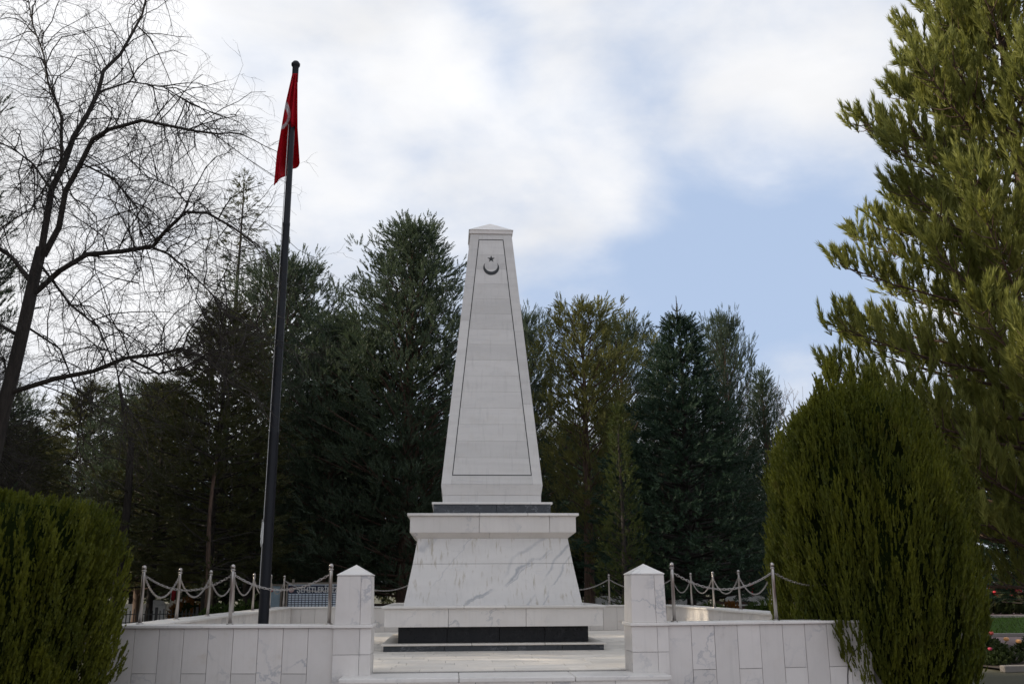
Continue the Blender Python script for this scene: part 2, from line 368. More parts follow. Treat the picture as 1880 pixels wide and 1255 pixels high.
wall('white marble parapet wall running from the left hedge to the left gate pillar', (-3.90, 11.76), (-1.30, 11.40), TW, -1, 1)
wall('white marble parapet wall running from the right gate pillar into the big rounded bush', (2.561, 11.40), (5.14, 11.76), TW, -1, 2)
def side_wall(label, u, out, seed):
    # local x runs to the back; local +y is to the left
    return wall(label, (u + .2, 12.19), (u + .2, VB - .21), TW, -1 if out > 0 else 1, seed)
side_wall('white marble side wall receding along the left edge of the terrace beside the flagpole', UL, -1, 3)
side_wall('white marble side wall receding along the right edge of the terrace to the bush', UR, 1, 4)
wall('white marble back wall closing the terrace behind the obelisk', (UL - .2, VB - .2), (UR + .2, VB - .2), TW, 1, 5)

# gate pillars
def pillar(label, u, v, seed):
    t = thing('gate_pillar', label, 'pillar', uv(u, v), A, 'gate pillars beside the steps')
    hw, dp = .213, .50
    block('pillar_core', 'mortar', t, -hw + .02, hw - .02, .02, dp - .02, 0, ZW - .032)
    for sgn in (-1, 1):                                     # faces below the cap: two panels high
        x0, x1 = (-hw, -hw + .02) if sgn < 0 else (hw - .02, hw)
        for za, zb in ((ZF - .6, .915), (.92, ZW - .033)): block('cladding_panel', 'marble', t, x0, x1, .021, dp - .021, za, zb)
    for za, zb in ((0., .915), (.92, ZW - .033)):
        for xa, xb in ((-hw, hw - .13), (hw - .126, hw)):
            block('cladding_panel', 'marble', t, xa, xb, 0, .019, za, zb); block('cladding_panel', 'marble', t, xa, xb, dp - .019, dp, za, zb)
    bevelled('cap_slab', 'cap', t, -hw - .02, hw + .02, -.03, dp + .03, ZW - .03, ZW + .004, .006)
    z0, z1, zt = ZW + .004, 1.785, 1.915
    h0, h1 = hw - .005, hw - .018
    def shell(xa, xb, name):                                # slightly tapering shaft, in two vertical slabs per face
        V = [(xa * h0, -.0 + .01, z0), (xb * h0, .01, z0), (xb * h0, dp - .01, z0), (xa * h0, dp - .01, z0),
             (xa * h1, .022, z1), (xb * h1, .022, z1), (xb * h1, dp - .022, z1), (xa * h1, dp - .022, z1)]
        o = obj(name, mesh_from(name, V, BOXF, 'marble'), t); b = o.modifiers.new('bevel', 'BEVEL'); b.width = .006; b.segments = 2
    shell(-1, .395, 'shaft_slab'); shell(.405, 1, 'shaft_slab')
    a, b_, c = h1 + .006, .016, dp - .016
    V = [(-a, b_, z1 + .002), (a, b_, z1 + .002), (a, c, z1 + .002), (-a, c, z1 + .002), (-a, b_, z1 + .014), (a, b_, z1 + .014), (a, c, z1 + .014), (-a, c, z1 + .014), (0, dp / 2, zt)]
    Fs = [(0, 3, 2, 1), (0, 1, 5, 4), (1, 2, 6, 5), (2, 3, 7, 6), (3, 0, 4, 7), (4, 5, 8), (5, 6, 8), (6, 7, 8), (7, 4, 8)]
    obj('pyramid_cap', mesh_from('pyramid_cap', V, Fs, 'cap'), t)
    return t
pillar('white marble gate pillar with pyramid cap left of the steps, beside the memorial sign', -1.085, 11.37, 1)
pillar('white marble gate pillar with pyramid cap right of the steps', 2.345, 11.37, 2)

# ------------------------------------------------------------------ obelisk
ob = thing('obelisk_monument', 'tall tapering white marble obelisk with black crescent and star on a stepped base', 'monument', uv(.73, 17.2), A)
def ring(name, m, h, z0, z1, cuts=None, par=ob, thick=.05, bev=.005):
    """a square course: four sides of slabs (cuts = joint positions along the front, -1..1)"""
    cs = [-1] + list(cuts or []) + [1]
    for side in range(4):
        for a, b in zip(cs[:-1], cs[1:]):
            g = .0025
            e0 = -h + (0 if side % 2 == 0 else thick) if a == -1 else a * h + g
            e1 = h - (0 if side % 2 == 0 else thick) if b == 1 else b * h - g
            o = obj(name, mesh_from(name, *box_vf(e0, e1, -h, -h + thick, z0, z1), m), par, (0, 0, 0), side * math.pi / 2)
            if bev: bm = o.modifiers.new('bevel', 'BEVEL'); bm.width = bev; bm.segments = 2
def plate(name, m, h, z0, z1, cuts, par=ob, bev=.008):
    cs = [-1] + list(cuts) + [1]
    for a, b in zip(cs[:-1], cs[1:]): bevelled(name, m, par, a * h + (.002 if a > -1 else 0), b * h - (.002 if b < 1 else 0), -h, h, z0, z1, bev)
core = obj('core', mesh_from('core', *join_vf([box_vf(-1.66, 1.66, -1.66, 1.66, ZF - .02, .774), box_vf(-1.46, 1.46, -1.46, 1.46, .775, 1.05), box_vf(-1.67, 1.67, -1.67, 1.67, 1.0535, 1.32), frustum_vf(1.40, 1.34, 1.20, 2.46), box_vf(-.95, .95, -.95, .95, 2.80, 3.02)]), 'mortar'), ob)
ring('base_slab', 'grey', 1.722, ZF, .772, [-.45, .12, .62])
plate('base_ledge', 'floor', 1.757, .7725, .803, [-.2, .45], bev=.01)
ring('plinth_panel', 'black', 1.508, .8035, 1.051, [-.49, .06, .54])
ring('plinth_course', 'marble', 1.721, 1.0515, 1.330, [-.42, .29])
plate('plinth_ledge', 'cap', 1.768, 1.3305, 1.369, [-.27, .1], bev=.008)
def batter(name, m, h0, z0, h1, z1, cuts=(), par=ob, thick=.06):
    cs = [-1] + list(cuts) + [1]
    for side in range(4):
        for a, b in zip(cs[:-1], cs[1:]):
            g = .0025
            def pts(h, z, y):
                x0 = a * h + (0 if a == -1 else g); x1 = b * h - (0 if b == 1 else g)
                if a == -1: x0 = -y if side % 2 == 0 else -y + .001
                if b == 1: x1 = y if side % 2 == 0 else y - .001
                return [(x0, -y), (x1, -y)]
            (p, q), (r_, s_) = pts(h0, z0, h0), pts(h1, z1, h1); (p2, q2), (r2, s2) = pts(h0, z0, h0 - thick), pts(h1, z1, h1 - thick)
            V = [(*p, z0), (*q, z0), (*q2, z0), (*p2, z0), (*r_, z1), (*s_, z1), (*s2, z1), (*r2, z1)]
            obj(name, mesh_from(name, V, BOXF, m), par, (0, 0, 0), side * math.pi / 2)
batter('pedestal_slab', 'ped', 1.437, 1.3695, 1.3095, 2.0195); batter('pedestal_slab', 'ped', 1.3085, 2.0245, 1.240, 2.43)
batter('cornice_cove', 'marble', 1.242, 2.431, 1.355, 2.517, [-.05])
ring('cornice_fascia', 'marble', 1.366, 2.5175, 2.786, [-.17, .68])
plate('cornice_slab', 'cap', 1.413, 2.7865, 2.829, [-.16, .4])
ring('grey_course', 'grey', .99, 2.8295, 3.006, [.07])
plate('grey_course_slab', 'cap', 1.021, 3.0065, 3.042, [.2], bev=.006)
# foot below the shaft: flares outward
batter('shaft_foot', 'shaft', .842, 3.0425, .843, 3.168); batter('shaft_foot', 'shaft', .8435, 3.172, .872, 3.352)
ZB, ZT, HB, HT = 3.354, 8.10, .868, .388
def hh(z): return HB + (HT - HB) * (z - ZB) / (ZT - ZB)
shaft = obj('shaft', mesh_from('shaft', *frustum_vf(HB - .014, ZB + .001, HT - .014, ZT), 'mortar'), ob)
nrm = np.array([0, -math.cos(math.atan((HB - HT) / (ZT - ZB))), math.sin(math.atan((HB - HT) / (ZT - ZB)))])
def face_piece(name, m, quad, side, par, proud=0., depth=.0135):
    """quad: (x, z) corners counter-clockwise seen from outside, lying on the battered face"""
    Vo = [np.array((x, -hh(z), z)) + nrm * proud for x, z in quad]; Vi = [p - nrm * depth for p in Vo]; n = len(quad)
    Fs = [tuple(range(n)), tuple(range(2 * n - 1, n - 1, -1))] + [(i, i + n, (i + 1) % n + n, (i + 1) % n) for i in range(n)]
    return obj(name, mesh_from(name, Vo + Vi, Fs, m), par, (0, 0, 0), side * math.pi / 2)
STW, Z0P, Z1P, LW = .165, 3.522, 7.972, .016
for side in range(4):
    g = .002
    cutsL = [ZB, 4.93, 6.35, ZT] if side % 2 == 0 else [ZB, 5.3, 6.9, ZT]
    for sg, cts in ((-1, cutsL), (1, [ZB, 4.78, 6.15, ZT])):
        for za, zb in zip(cts[:-1], cts[1:]):
            za += g * .6; zb -= g * .6
            q = [(sg * (hh(za) - STW), za), (sg * hh(za), za), (sg * hh(zb), zb), (sg * (hh(zb) - STW), zb)]
            face_piece('stile', 'shaft', q if sg > 0 else [q[1], q[0], q[3], q[2]], side, shaft)
    for nm, za, zb in (('bottom_rail', ZB + .002, Z0P - LW), ('top_rail', Z1P + LW, ZT - .002)):
        face_piece(nm, 'shaft', [(-hh(za) + STW + g, za), (hh(za) - STW - g, za), (hh(zb) - STW - g, zb), (-hh(zb) + STW + g, zb)], side, shaft)
    N = 15
    for i in range(N):
        za = Z0P + (Z1P - Z0P) * i / N + g * .5; zb = Z0P + (Z1P - Z0P) * (i + 1) / N - g * .5; e = STW + LW
        face_piece('panel_course', 'shaft', [(-hh(za) + e, za), (hh(za) - e, za), (hh(zb) - e, zb), (-hh(zb) + e, zb)], side, shaft)
    e = STW + .0015; e2 = STW + LW - .0015
    for sg in (-1, 1):
        q = [(sg * (hh(Z0P) - e2), Z0P), (sg * (hh(Z0P) - e), Z0P), (sg * (hh(Z1P) - e), Z1P), (sg * (hh(Z1P) - e2), Z1P)]
        face_piece('inlay_line', 'inlay', q if sg > 0 else [q[1], q[0], q[3], q[2]], side, shaft, -.003, .009)
    for za, zb in ((Z0P - LW + .001, Z0P - .001), (Z1P + .001, Z1P + LW - .001)):
        face_piece('inlay_line', 'inlay', [(-hh(za) + e, za), (hh(za) - e, za), (hh(zb) - e, zb), (-hh(zb) + e, zb)], side, shaft, -.003, .009)
# crescent and star, let into the upper front panel
zc, ro, ri, off = 7.405, .148, .122, .045
pts = []
half = math.acos((ro * ro + off * off - ri * ri) / (2 * ro * off)); hin = math.acos((ri * ri + off * off - ro * ro) / (2 * ri * off))
for i in range(41): t_ = math.pi / 2 + half + (2 * math.pi - 2 * half) * i / 40; pts.append((ro * math.cos(t_), zc + ro * math.sin(t_)))
inner = []
for i in range(41): t_ = math.pi / 2 + (math.pi - hin) + (2 * hin) * i / 40; inner.append((ri * math.cos(t_), zc + off + ri * math.sin(t_)))
cres = pts + inner[::-1][1:-1]
V = [np.array((x, -hh(z), z)) + nrm * .003 for x, z in cres]; Vb = [p - nrm * .005 for p in V]; n_ = 41
outer_i = list(range(41)); inner_i = [0] + list(range(len(cres) - 1, 40, -1)) + [40]
inner_i = [0] + [41 + j for j in range(len(cres) - 41)][::-1] + [40]
Fs = []
k_in = len(inner_i)
for i in range(40):
    a, b = outer_i[i], outer_i[i + 1]; c, d = inner_i[min(i + 1, k_in - 1)], inner_i[min(i, k_in - 1)]
    f = [a, b, c, d]; f2 = []
    [f2.append(x) for x in f if x not in f2]
    if len(f2) > 2: Fs.append(tuple(f2))
obj('crescent', mesh_from('crescent', V, Fs, 'inlay'), shaft)
star = []
for i in range(10): r_ = .074 if i % 2 == 0 else .030; t_ = math.pi / 2 + i * math.pi / 5; star.append((r_ * math.cos(t_), 7.585 + r_ * math.sin(t_)))
V = [np.array((x, -hh(z), z)) + nrm * .003 for x, z in star] + [np.array((0, -hh(7.585), 7.585)) + nrm * .003]
obj('star', mesh_from('star', V, [(i, (i + 1) % 10, 10) for i in range(10)], 'inlay'), shaft)
capb = .408
V, Fs = join_vf([box_vf(-capb, capb, -capb, capb, 8.101, 8.175)])
V += [(-capb - .012, -capb - .012, 8.176), (capb + .012, -capb - .012, 8.176), (capb + .012, capb + .012, 8.176), (-capb - .012, capb + .012, 8.176), (0, 0, 8.46)]
Fs += [(8, 11, 10, 9), (8, 9, 12), (9, 10, 12), (10, 11, 12), (11, 8, 12)]
obj('pyramid_cap', mesh_from('pyramid_cap', V, Fs, 'marble'), ob)

# ------------------------------------------------------------------ stanchions and chains
POSTH = .70
tube_me = lathe('post_tube', [(.0, .0), (.0215, .0), (.0215, .595), (.019, .612), (.013, .618), (.013, .634)], 'steel')
flange_me = lathe('post_flange', [(0, .012), (.04, .012), (.042, .0)], 'steel')
ball_me = lathe('post_ball', [(.0, -.031)] + [(.031 * math.sin(i * math.pi / 10), -.031 * math.cos(i * math.pi / 10)) for i in range(1, 10)] + [(0, .031)], 'steel')
ring_me = lathe('post_collar', [(.020, .0), (.030, .004), (.030, .016), (.020, .02)], 'steel')
ORD = ['first', 'second', 'third', 'fourth', 'fifth', 'sixth', 'seventh']
posts = {}
def post(key, u, v, label, lean=0.):
    p = uv(u, v, ZW + .004)
    t = thing('stanchion_post', label, 'post', p, A, 'steel chain posts on the terrace wall')
    t.rotation_euler = (random.uniform(-.012, .012), random.uniform(-.012, .012), A)
    obj('tube', tube_me, t); obj('flange', flange_me, t); obj('ball', ball_me, t, (0, 0, .660), 0, (.9, .9, .9)); obj('collar', ring_me, t, (0, 0, .612))
    posts[key] = p + np.array([0, 0, .56]); return t
def frontv(u): return 11.60 + (abs(u - .73) - 2.0) * .14
for i, u in enumerate((-3.70, -2.55, -1.38)): post(('fl', i), u, frontv(u) + (0.22 if i == 0 else 0), ['steel ball-topped post at the left front corner of the terrace wall, beside the hedge', 'steel post in the middle of the left front wall, left of the flagpole', 'steel post on the left front wall right beside the left gate pillar'][i])
for i, u in enumerate((2.69, 3.99, 5.15)): post(('fr', i), u, frontv(u) + (.2 if i == 2 else 0), ['steel post on the right front wall right beside the right gate pillar', 'tall-looking steel post in the middle of the right front wall', 'steel post at the right front corner, buried in the big bush'][i])
for k in range(1, 7):
    v = 12.0 + 1.74 * k
    post(('sl', k), UL, v, f'steel post on the left side wall, {ORD[k-1]} behind the front corner post')
    post(('sr', k), UR, v, f'steel post on the right side wall, {ORD[6-k]} counted from the back corner')
for k, u in enumerate((-2.2, -.7, .73, 2.2, 3.72)): post(('b', k), u, VB, f'steel post on the back wall, {ORD[k]} from the left back corner')
def link_vf(c, t, side, L=.046, w=.0115, r=.0036):
    pts = []
    for i in range(10):
        a = 2 * math.pi * i / 10; x, y = math.cos(a), math.sin(a)
        pts.append(c + t * (x * w * .75 + (L / 2 - w * .75) * (1 if x > 0 else -1)) + side * y * w)
    P = np.array(pts + [pts[0], pts[1]]); V, Q = tube(P, r, 4); return V, Q
def chain(label, a, b, sag):
    a, b = np.array(a), np.array(b); d = b - a; h = d.copy(); h[2] = 0; L = np.linalg.norm(h); h /= L
    a = a + h * .024; b = b - h * .024
    s = np.linspace(0, 1, 200); P = a[None] + (b - a)[None] * s[:, None]; P[:, 2] -= sag * 4 * s * (1 - s)
    cum = np.concatenate([[0], np.cumsum(np.linalg.norm(np.diff(P, axis=0), axis=1))]); n = int(cum[-1] / .034)
    lst = []
    for i in range(n):
        q = (i + .5) / n * cum[-1]; c = np.array([np.interp(q, cum, P[:, j]) for j in range(3)]); c2 = np.array([np.interp(q + .01, cum, P[:, j]) for j in range(3)]); c1 = np.array([np.interp(q - .01, cum, P[:, j]) for j in range(3)])
        t = c2 - c1; t /= np.linalg.norm(t); sd = np.cross(t, (0, 0, 1.)); sd /= np.linalg.norm(sd)
        if i % 2: sd = np.cross(t, sd)
        sd = sd * math.cos(.5) + np.cross(t, sd) * math.sin(.5)
        lst.append(link_vf(c - a, t, sd))
    o = obj('chain', tubes_mesh('chain', lst, 'steel'), None, tuple(a)); tag(o, label, 'chain', 'steel chains between the posts'); return o
def cs(label, k1, k2, sag): chain(label, posts[k1], posts[k2], sag)
cs('steel link chain on the left front wall from the hedge corner to the middle post', ('fl', 0), ('fl', 1), .17)
cs('steel link chain on the left front wall passing in front of the flagpole', ('fl', 1), ('fl', 2), .17)
cs('steel link chain between the two posts of the right front wall', ('fr', 0), ('fr', 1), .19)
cs('steel link chain running from the right front wall into the big bush', ('fr', 1), ('fr', 2), .15)
cs('sagging chain along the left side wall starting at the hedge corner post', ('fl', 0), ('sl', 1), .26)
for k in range(1, 6): cs(f'sagging chain on the left side wall behind its {ORD[k-1]} post', ('sl', k), ('sl', k + 1), .27)
cs('sagging chain on the right side wall hidden partly in the bush', ('fr', 2), ('sr', 1), .26)
for k in range(1, 6): cs(f'sagging chain on the right side wall, {ORD[5-k]} from the back corner', ('sr', k), ('sr', k + 1), .29)
bk = [('sl', 6)] + [('b', k) for k in range(5)] + [('sr', 6)]
for i, (a, b) in enumerate(zip(bk[:-1], bk[1:])): cs(f'low hanging chain on the back wall, {ORD[i]} from the left', a, b, .22)

# ------------------------------------------------------------------ flagpole and flag
fp_p = np.array([-3.80, 15.0, ZF])
fp = thing('flagpole', 'tall black tapering flagpole standing behind the left front wall', 'flagpole', fp_p)
PT = 10.60 - ZF
obj('lower_shaft', lathe('lower_shaft', [(.083, 0), (.077, 3.35)], 'pole', 12), fp); obj('middle_shaft', lathe('middle_shaft', [(.080, 3.33), (.079, 3.37), (.073, 3.38), (.060, 6.9)], 'pole', 12), fp)
obj('upper_shaft', lathe('upper_shaft', [(.063, 6.88), (.062, 6.93), (.057, 6.94), (.044, PT)], 'pole', 12), fp)
obj('base_plate', lathe('base_plate', [(0, .03), (.17, .03), (.18, 0)], 'pole', 12), fp)
obj('finial', lathe('finial', [(.052, PT - .34), (.056, PT - .32), (.056, PT - .05), (.062, PT - .04), (.078, PT - .01), (.078, PT + .02), (.05, PT + .06), (0, PT + .07)], 'pole', 14), fp)
hal = [(-.085 + .03 * i / 12, -.02, .95 + (PT - 1.2) * i / 12) for i in range(13)]
obj('halyard', tubes_mesh('halyard', [tube(hal, .007, 5)], 'rope'), fp)
rp = [(-.09, -.03, 1.95), (-.095, -.05, 1.65), (-.085, -.06, 1.58), (-.07, -.06, 1.64), (-.075, -.05, 1.93), (-.09, -.04, 2.0), (-.1, -.05, 1.72)]
obj('rope_coil', tubes_mesh('rope_coil', [tube(rp, .011, 5)], 'rope'), fp)
# flag: hangs in folds from the hoist
def flag():
    NI, NJ = 40, 48; Y0 = 15.0
    top = at(541, 136, Y0)
    yl = [135, 190, 285, 340]; xl = [537, 524, 507, 501.5]
    yr = [135, 200, 235, 300, 340]; xr = [546, 546.5, 547, 551.5, 551.5]
    V = np.zeros((NJ + 1, NI + 1, 3)); cl2 = np.zeros((NJ + 1, NI + 1, 3), np.float32)
    for i in range(NI + 1):
        s = i / NI
        yb = np.interp(s, [0, .05, .3, .45, .5, .62, .8, 1], [341, 337, 327, 322, 303, 312, 309, 299])   # ragged lower edge
        for j in range(NJ + 1):
            t = j / NJ; py = 135 + (yb - 135) * t; a, b = np.interp(py, yl, xl), np.interp(py, yr, xr)
            px = a + (b - a) * s
            fold = math.sin(s * math.pi * 5.0 + 1.2 * t) * (.03 + .10 * t) + .03 * math.sin(s * 17 + t * 6) * t
            px += 2.2 * math.sin(s * math.pi * 5.0 + .8) * t
            swap = 1 / (1 + math.exp(-(py - 237) / 5.)) * (1 if s > .35 else s / .35)
            y = Y0 - .10 + .30 * swap + fold * .75
            V[j, i] = at(px, py, y); cl2[j, i] = (px, py, 0)
    base = top; V = V - base
    idx = np.arange((NJ + 1) * (NI + 1)).reshape(NJ + 1, NI + 1)
    Q = np.stack([idx[:-1, :-1], idx[1:, :-1], idx[1:, 1:], idx[:-1, 1:]], -1).reshape(-1, 4)
    m, nt, b = mat('flag_cloth'); k = NB(nt)
    tcn = k.n('ShaderNodeTexCoord'); atn = k.n('ShaderNodeAttribute', attribute_name='cloth'); sp = k.n('ShaderNodeSeparateXYZ'); k.l(atn.outputs['Vector'], sp.inputs[0])
    def disc(cx, cz, rx, ry, e=.05):
        dx = k.math('DIVIDE', k.math('SUBTRACT', sp.outputs[0], cx), rx); dz = k.math('DIVIDE', k.math('SUBTRACT', sp.outputs[1], cz), ry)
        return k.rng(k.math('SQRT', k.math('ADD', k.math('MULTIPLY', dx, dx), k.math('MULTIPLY', dz, dz))), 1 - e, 1 + e, 1., 0.)
    white = k.math('MULTIPLY', disc(511, 209, 22, 30), k.math('SUBTRACT', 1., disc(507, 213, 21, 20.5)))
    weave = k.noise(tcn.outputs['Object'], 6, 4)
    red = k.mix(weave, (.50, .008, .022), (.64, .016, .036)); col = k.mix(white, red, (.72, .68, .70))
    k.l(col, b.inputs['Base Color']); b.inputs['Roughness'].default_value = .75; b.inputs['Specular IOR Level'].default_value = .2
    tr = k.n('ShaderNodeBsdfTranslucent'); k.l(col, tr.inputs[0]); ms = k.n('ShaderNodeMixShader'); ms.inputs[0].default_value = .55
    o_ = nt.nodes['Material Output']; k.l(b.outputs[0], ms.inputs[1]); k.l(tr.outputs[0], ms.inputs[2]); k.l(ms.outputs[0], o_.inputs[0])
    fm = mesh_from('flag', V.reshape(-1, 3), Q, m, smooth=True); fa = fm.attributes.new('cloth', 'FLOAT_VECTOR', 'POINT'); fa.data.foreach_set('vector', cl2.ravel())
    o = obj('flag', fm, None, tuple(base))
    so = o.modifiers.new('solid', 'SOLIDIFY'); so.thickness = .004
    tag(o, 'red flag with white crescent hanging limp from the top of the flagpole', 'flag')
flag()

# ------------------------------------------------------------------ foliage templates
def tmpl_plume(n, seed, spread=.62, leaf=.30, width=.05, flat=1., base=.06):
    """feathery pointed spray: narrow leaflets leaving a central axis (axis = +z, length 1)"""
    r = np.random.default_rng(seed); V, T = [], []
    for i in range(n):
        t = base + (1 - base) * (i + r.uniform(0, 1)) / n; a = i * 2.39996 + r.uniform(-.4, .4)
        o = np.array([math.cos(a), math.sin(a) * flat, 0]); o /= np.linalg.norm(o)
        sp = spread * r.uniform(.6, 1.25) * (1 - .45 * t); L = leaf * (1.15 - .75 * t) * r.uniform(.7, 1.25)
        d = o * math.sin(sp) + np.array([0, 0, math.cos(sp)]); c = np.array([0, 0, t * .86]); w = np.cross(d, o + np.array([.2, .1, .5])); w = w / np.linalg.norm(w) * width * r.uniform(.7, 1.2)
        k = len(V); V += [c - w * .5, c + w * .5, c + d * L * .55 + w * .55, c + d * L]; T += [(k, k + 1, k + 2), (k, k + 2, k + 3)]
    return np.array(V), np.array(T)
def tmpl_tuft(n, seed):
    """bottle-brush of long pine needles round a shoot"""
    r = np.random.default_rng(seed); V, T = [], []
    for i in range(n):
        t = r.uniform(.02, 1) ; a = r.uniform(0, 6.283); o = np.array([math.cos(a), math.sin(a), 0])
        sp = r.uniform(.45, .95) * (1 - .4 * t); L = r.uniform(.28, .42); d = o * math.sin(sp) + np.array([0, 0, math.cos(sp)])
        c = np.array([0, 0, t * .82]); w = np.cross(d, [r.normal(), r.normal(), r.normal()]); w = w / np.linalg.norm(w) * .030
        k = len(V); V += [c - w, c + w, c + d * L]; T += [(k, k + 1, k + 2)]
    return np.array(V), np.array(T)
def scatter(name, tmpls, pos, axis, length, width, m, tint=None, rng=RNG):
    pos, axis = np.asarray(pos, float), np.asarray(axis, float); N = len(pos)
    length = np.broadcast_to(np.asarray(length, float), (N,)); width = np.broadcast_to(np.asarray(width, float), (N,))
    axis = axis / (np.linalg.norm(axis, axis=1)[:, None] + 1e-9); rnd = rng.normal(size=(N, 3)); X = np.cross(axis, rnd); X /= np.linalg.norm(X, axis=1)[:, None] + 1e-9; Y = np.cross(axis, X)
    pick = rng.integers(0, len(tmpls), N); Vs, Ts, tn, n0 = [], [], [], 0
    base_t = rng.uniform(0, 1, N) if tint is None else np.asarray(tint)
    for j, (tv, tt) in enumerate(tmpls):
        I = np.nonzero(pick == j)[0]
        if not len(I): continue
        v = pos[I][:, None] + width[I][:, None, None] * (tv[None, :, 0:1] * X[I][:, None] + tv[None, :, 1:2] * Y[I][:, None]) + length[I][:, None, None] * tv[None, :, 2:3] * axis[I][:, None]
        mv = len(tv); t = tt[None] + (np.arange(len(I)) * mv)[:, None, None] + n0
        Vs.append(v.reshape(-1, 3)); Ts.append(t.reshape(-1, 3)); n0 += len(I) * mv
        tn.append(np.clip(np.repeat(base_t[I], mv) + rng.uniform(-.12, .12, len(I) * mv), 0, 1))
    return mesh_from(name, np.concatenate(Vs), np.concatenate(Ts), m, tint=np.concatenate(tn))
PL = [tmpl_plume(12, s, .62, .40, .075) for s in (1, 2, 3)]
PLS = [tmpl_plume(14, s, .95, .42, .085, .35) for s in (4, 5, 6)]          # flat spruce sprays
PLB = [tmpl_plume(7, s, .60, .44, .21) for s in (7, 8, 9)]                # tight upright sprays of the bushes
TU = [tmpl_tuft(62, s) for s in (1, 2, 3)]
def interp(t, xs, ys): return np.interp(t, xs, ys)

def conifer_meshes(name, H, Rr, prof, nb, per, e_low, e_high, curve, clear, plen, pw, tm, leaf, barkm, seed, upb=.45, side=.28, trunk_r=None, s0=.22, limb=True, leader=True, bough=11):
    r = np.random.default_rng(seed); lst = []; tr = trunk_r or H * .016
    zs = np.linspace(0, H * .97, 14); wob = np.cumsum(r.normal(0, .012, (14, 2)), axis=0)
    TP = np.stack([wob[:, 0] * (zs > 1), wob[:, 1] * (zs > 1), zs], -1)
    trunk = tubes_mesh(name + '_trunk', [tube(TP, tr * (1.02 - zs / H) ** .8 * np.where(zs < .1, 1.35, 1), 9)], barkm)
    pos, ax, ln, tn = [], [], [], []
    for b in range(nb):
        t = ((b + r.uniform(0, 1)) / nb) ** .92; h = clear + (H * .975 - clear) * t; az = b * 2.39996 + r.uniform(-.5, .5)
        L = Rr * interp(t, *prof) * r.uniform(.72, 1.06); e = e_low + (e_high - e_low) * t + r.uniform(-.14, .14)
        dh = np.array([math.cos(az), math.sin(az), 0]); sd = np.array([-dh[1], dh[0], 0]); o = np.array([np.interp(h, zs, TP[:, 0]), np.interp(h, zs, TP[:, 1]), h])
        bend = r.uniform(-.15, .15)
        def P(s): return o + (dh * math.cos(e) + np.array([0, 0, math.sin(e)])) * (s * L) + np.array([0, 0, curve * s * s * L]) + sd * (bend * s * s * L)
        if limb: lst.append(tube([P(s) for s in (0, .3, .6, .9)], [max(.012, L * .018), L * .013 + .004, L * .008 + .003, .004], 4))
        nbg = max(2, int(per * (L / Rr) * .30 + 1.5)); bt = r.uniform(0, 1)
        for q in range(nbg):                                   # boughs: fans of pointed sprays
            s = s0 + (1.0 - s0) * (q + r.uniform(.2, 1)) / nbg; lat = r.normal(0, 1) * side * L * (.4 + .6 * s) * .6
            p = P(s) + sd * lat + np.array([0, 0, r.normal(0, .04 * L)])
            d = (P(min(1, s + .1)) - P(s - .1)); d /= np.linalg.norm(d)
            ba = d * .75 + sd * np.sign(lat) * r.uniform(.1, .7) + np.array([0, 0, upb]) + r.normal(0, .22, 3); ba /= np.linalg.norm(ba)
            bl_ = plen * r.uniform(.8, 1.35); b2 = .6 * bt + .4 * r.uniform(0, 1)
            for w_ in range(bough):
                f = r.uniform(0, 1); rn = r.normal(0, 1, 3); rn -= ba * (rn @ ba); 
                if tm is PLS: rn[2] *= .35
                pos.append(p + ba * bl_ * f + rn * bl_ * .30 * (1.05 - f)); ax.append(ba * .8 + rn * .55 * (1.15 - f) + np.array([0, 0, upb * .4]))
                ln.append(plen * r.uniform(.55, 1.05) * (1.05 - .35 * f)); tn.append(np.clip(b2 + r.uniform(-.2, .2), 0, 1))
    if leader:
        for q in range(26): h = H * (.90 + .10 * q / 26); pos.append(np.array([r.normal(0, .05), r.normal(0, .05), h - .1])); ax.append(np.array([r.normal(0, .5), r.normal(0, .5), 1.])); ln.append(plen * .8); tn.append(.6)
    ln = np.array(ln); crown = scatter(name + '_crown', tm, pos, ax, ln, ln * pw, leaf, tn, r)
    limbs = tubes_mesh(name + '_limbs', lst, barkm) if limb else None
    return trunk, limbs, crown
def tree(name, meshes, label, X, Y, group, rz=0., sc=(1, 1, 1), cat='tree', leaf=None, lean=(0, 0)):
    t = thing(name, label, cat, (X, Y, 0), rz, group, sc); t.rotation_euler = (lean[0], lean[1], rz)
    a, b, c = meshes; obj('trunk', a, t)
    if b: obj('limbs', b, t)
    co = obj('crown', c, t)
    if leaf: co.material_slots[0].link = 'OBJECT'; co.material_slots[0].material = M[leaf]
    return t
cone = ([0, .12, .5, .8, 1], [.80, 1, .72, .36, .10]); egg = ([0, .15, .45, .75, .92, 1], [.7, .95, 1, .68, .36, .12]); column = ([0, .1, .5, .85, 1], [.6, .9, 1, .7, .15])
CYA = conifer_meshes('cypress_big', 14, 3.0, ([0, .12, .4, .65, .85, .95, 1], [.85, 1, .98, .74, .46, .28, .1]), 260, 24, R(8), R(50), .14, 1.3, .48, .9, PL, 'cyp', 'bark2', 21, bough=11, side=.5, s0=.10)
CYB = conifer_meshes('cypress_wide', 12, 2.9, ([0, .2, .5, .8, .93, 1], [.7, .9, 1, .8, .5, .15]), 170, 24, R(6), R(50), .16, 1.6, .50, .9, PL, 'cyp', 'bark2', 22, bough=10, side=.5, s0=.10)
CYC = conifer_meshes('cypress_open', 11, 2.2, ([0, .2, .45, .7, .88, 1], [.3, .6, .9, 1, .75, .25]), 110, 22, R(24), R(50), .06, 2.2, .38, .9, PL, 'yel', 'bark2', 23, bough=14, side=.45)
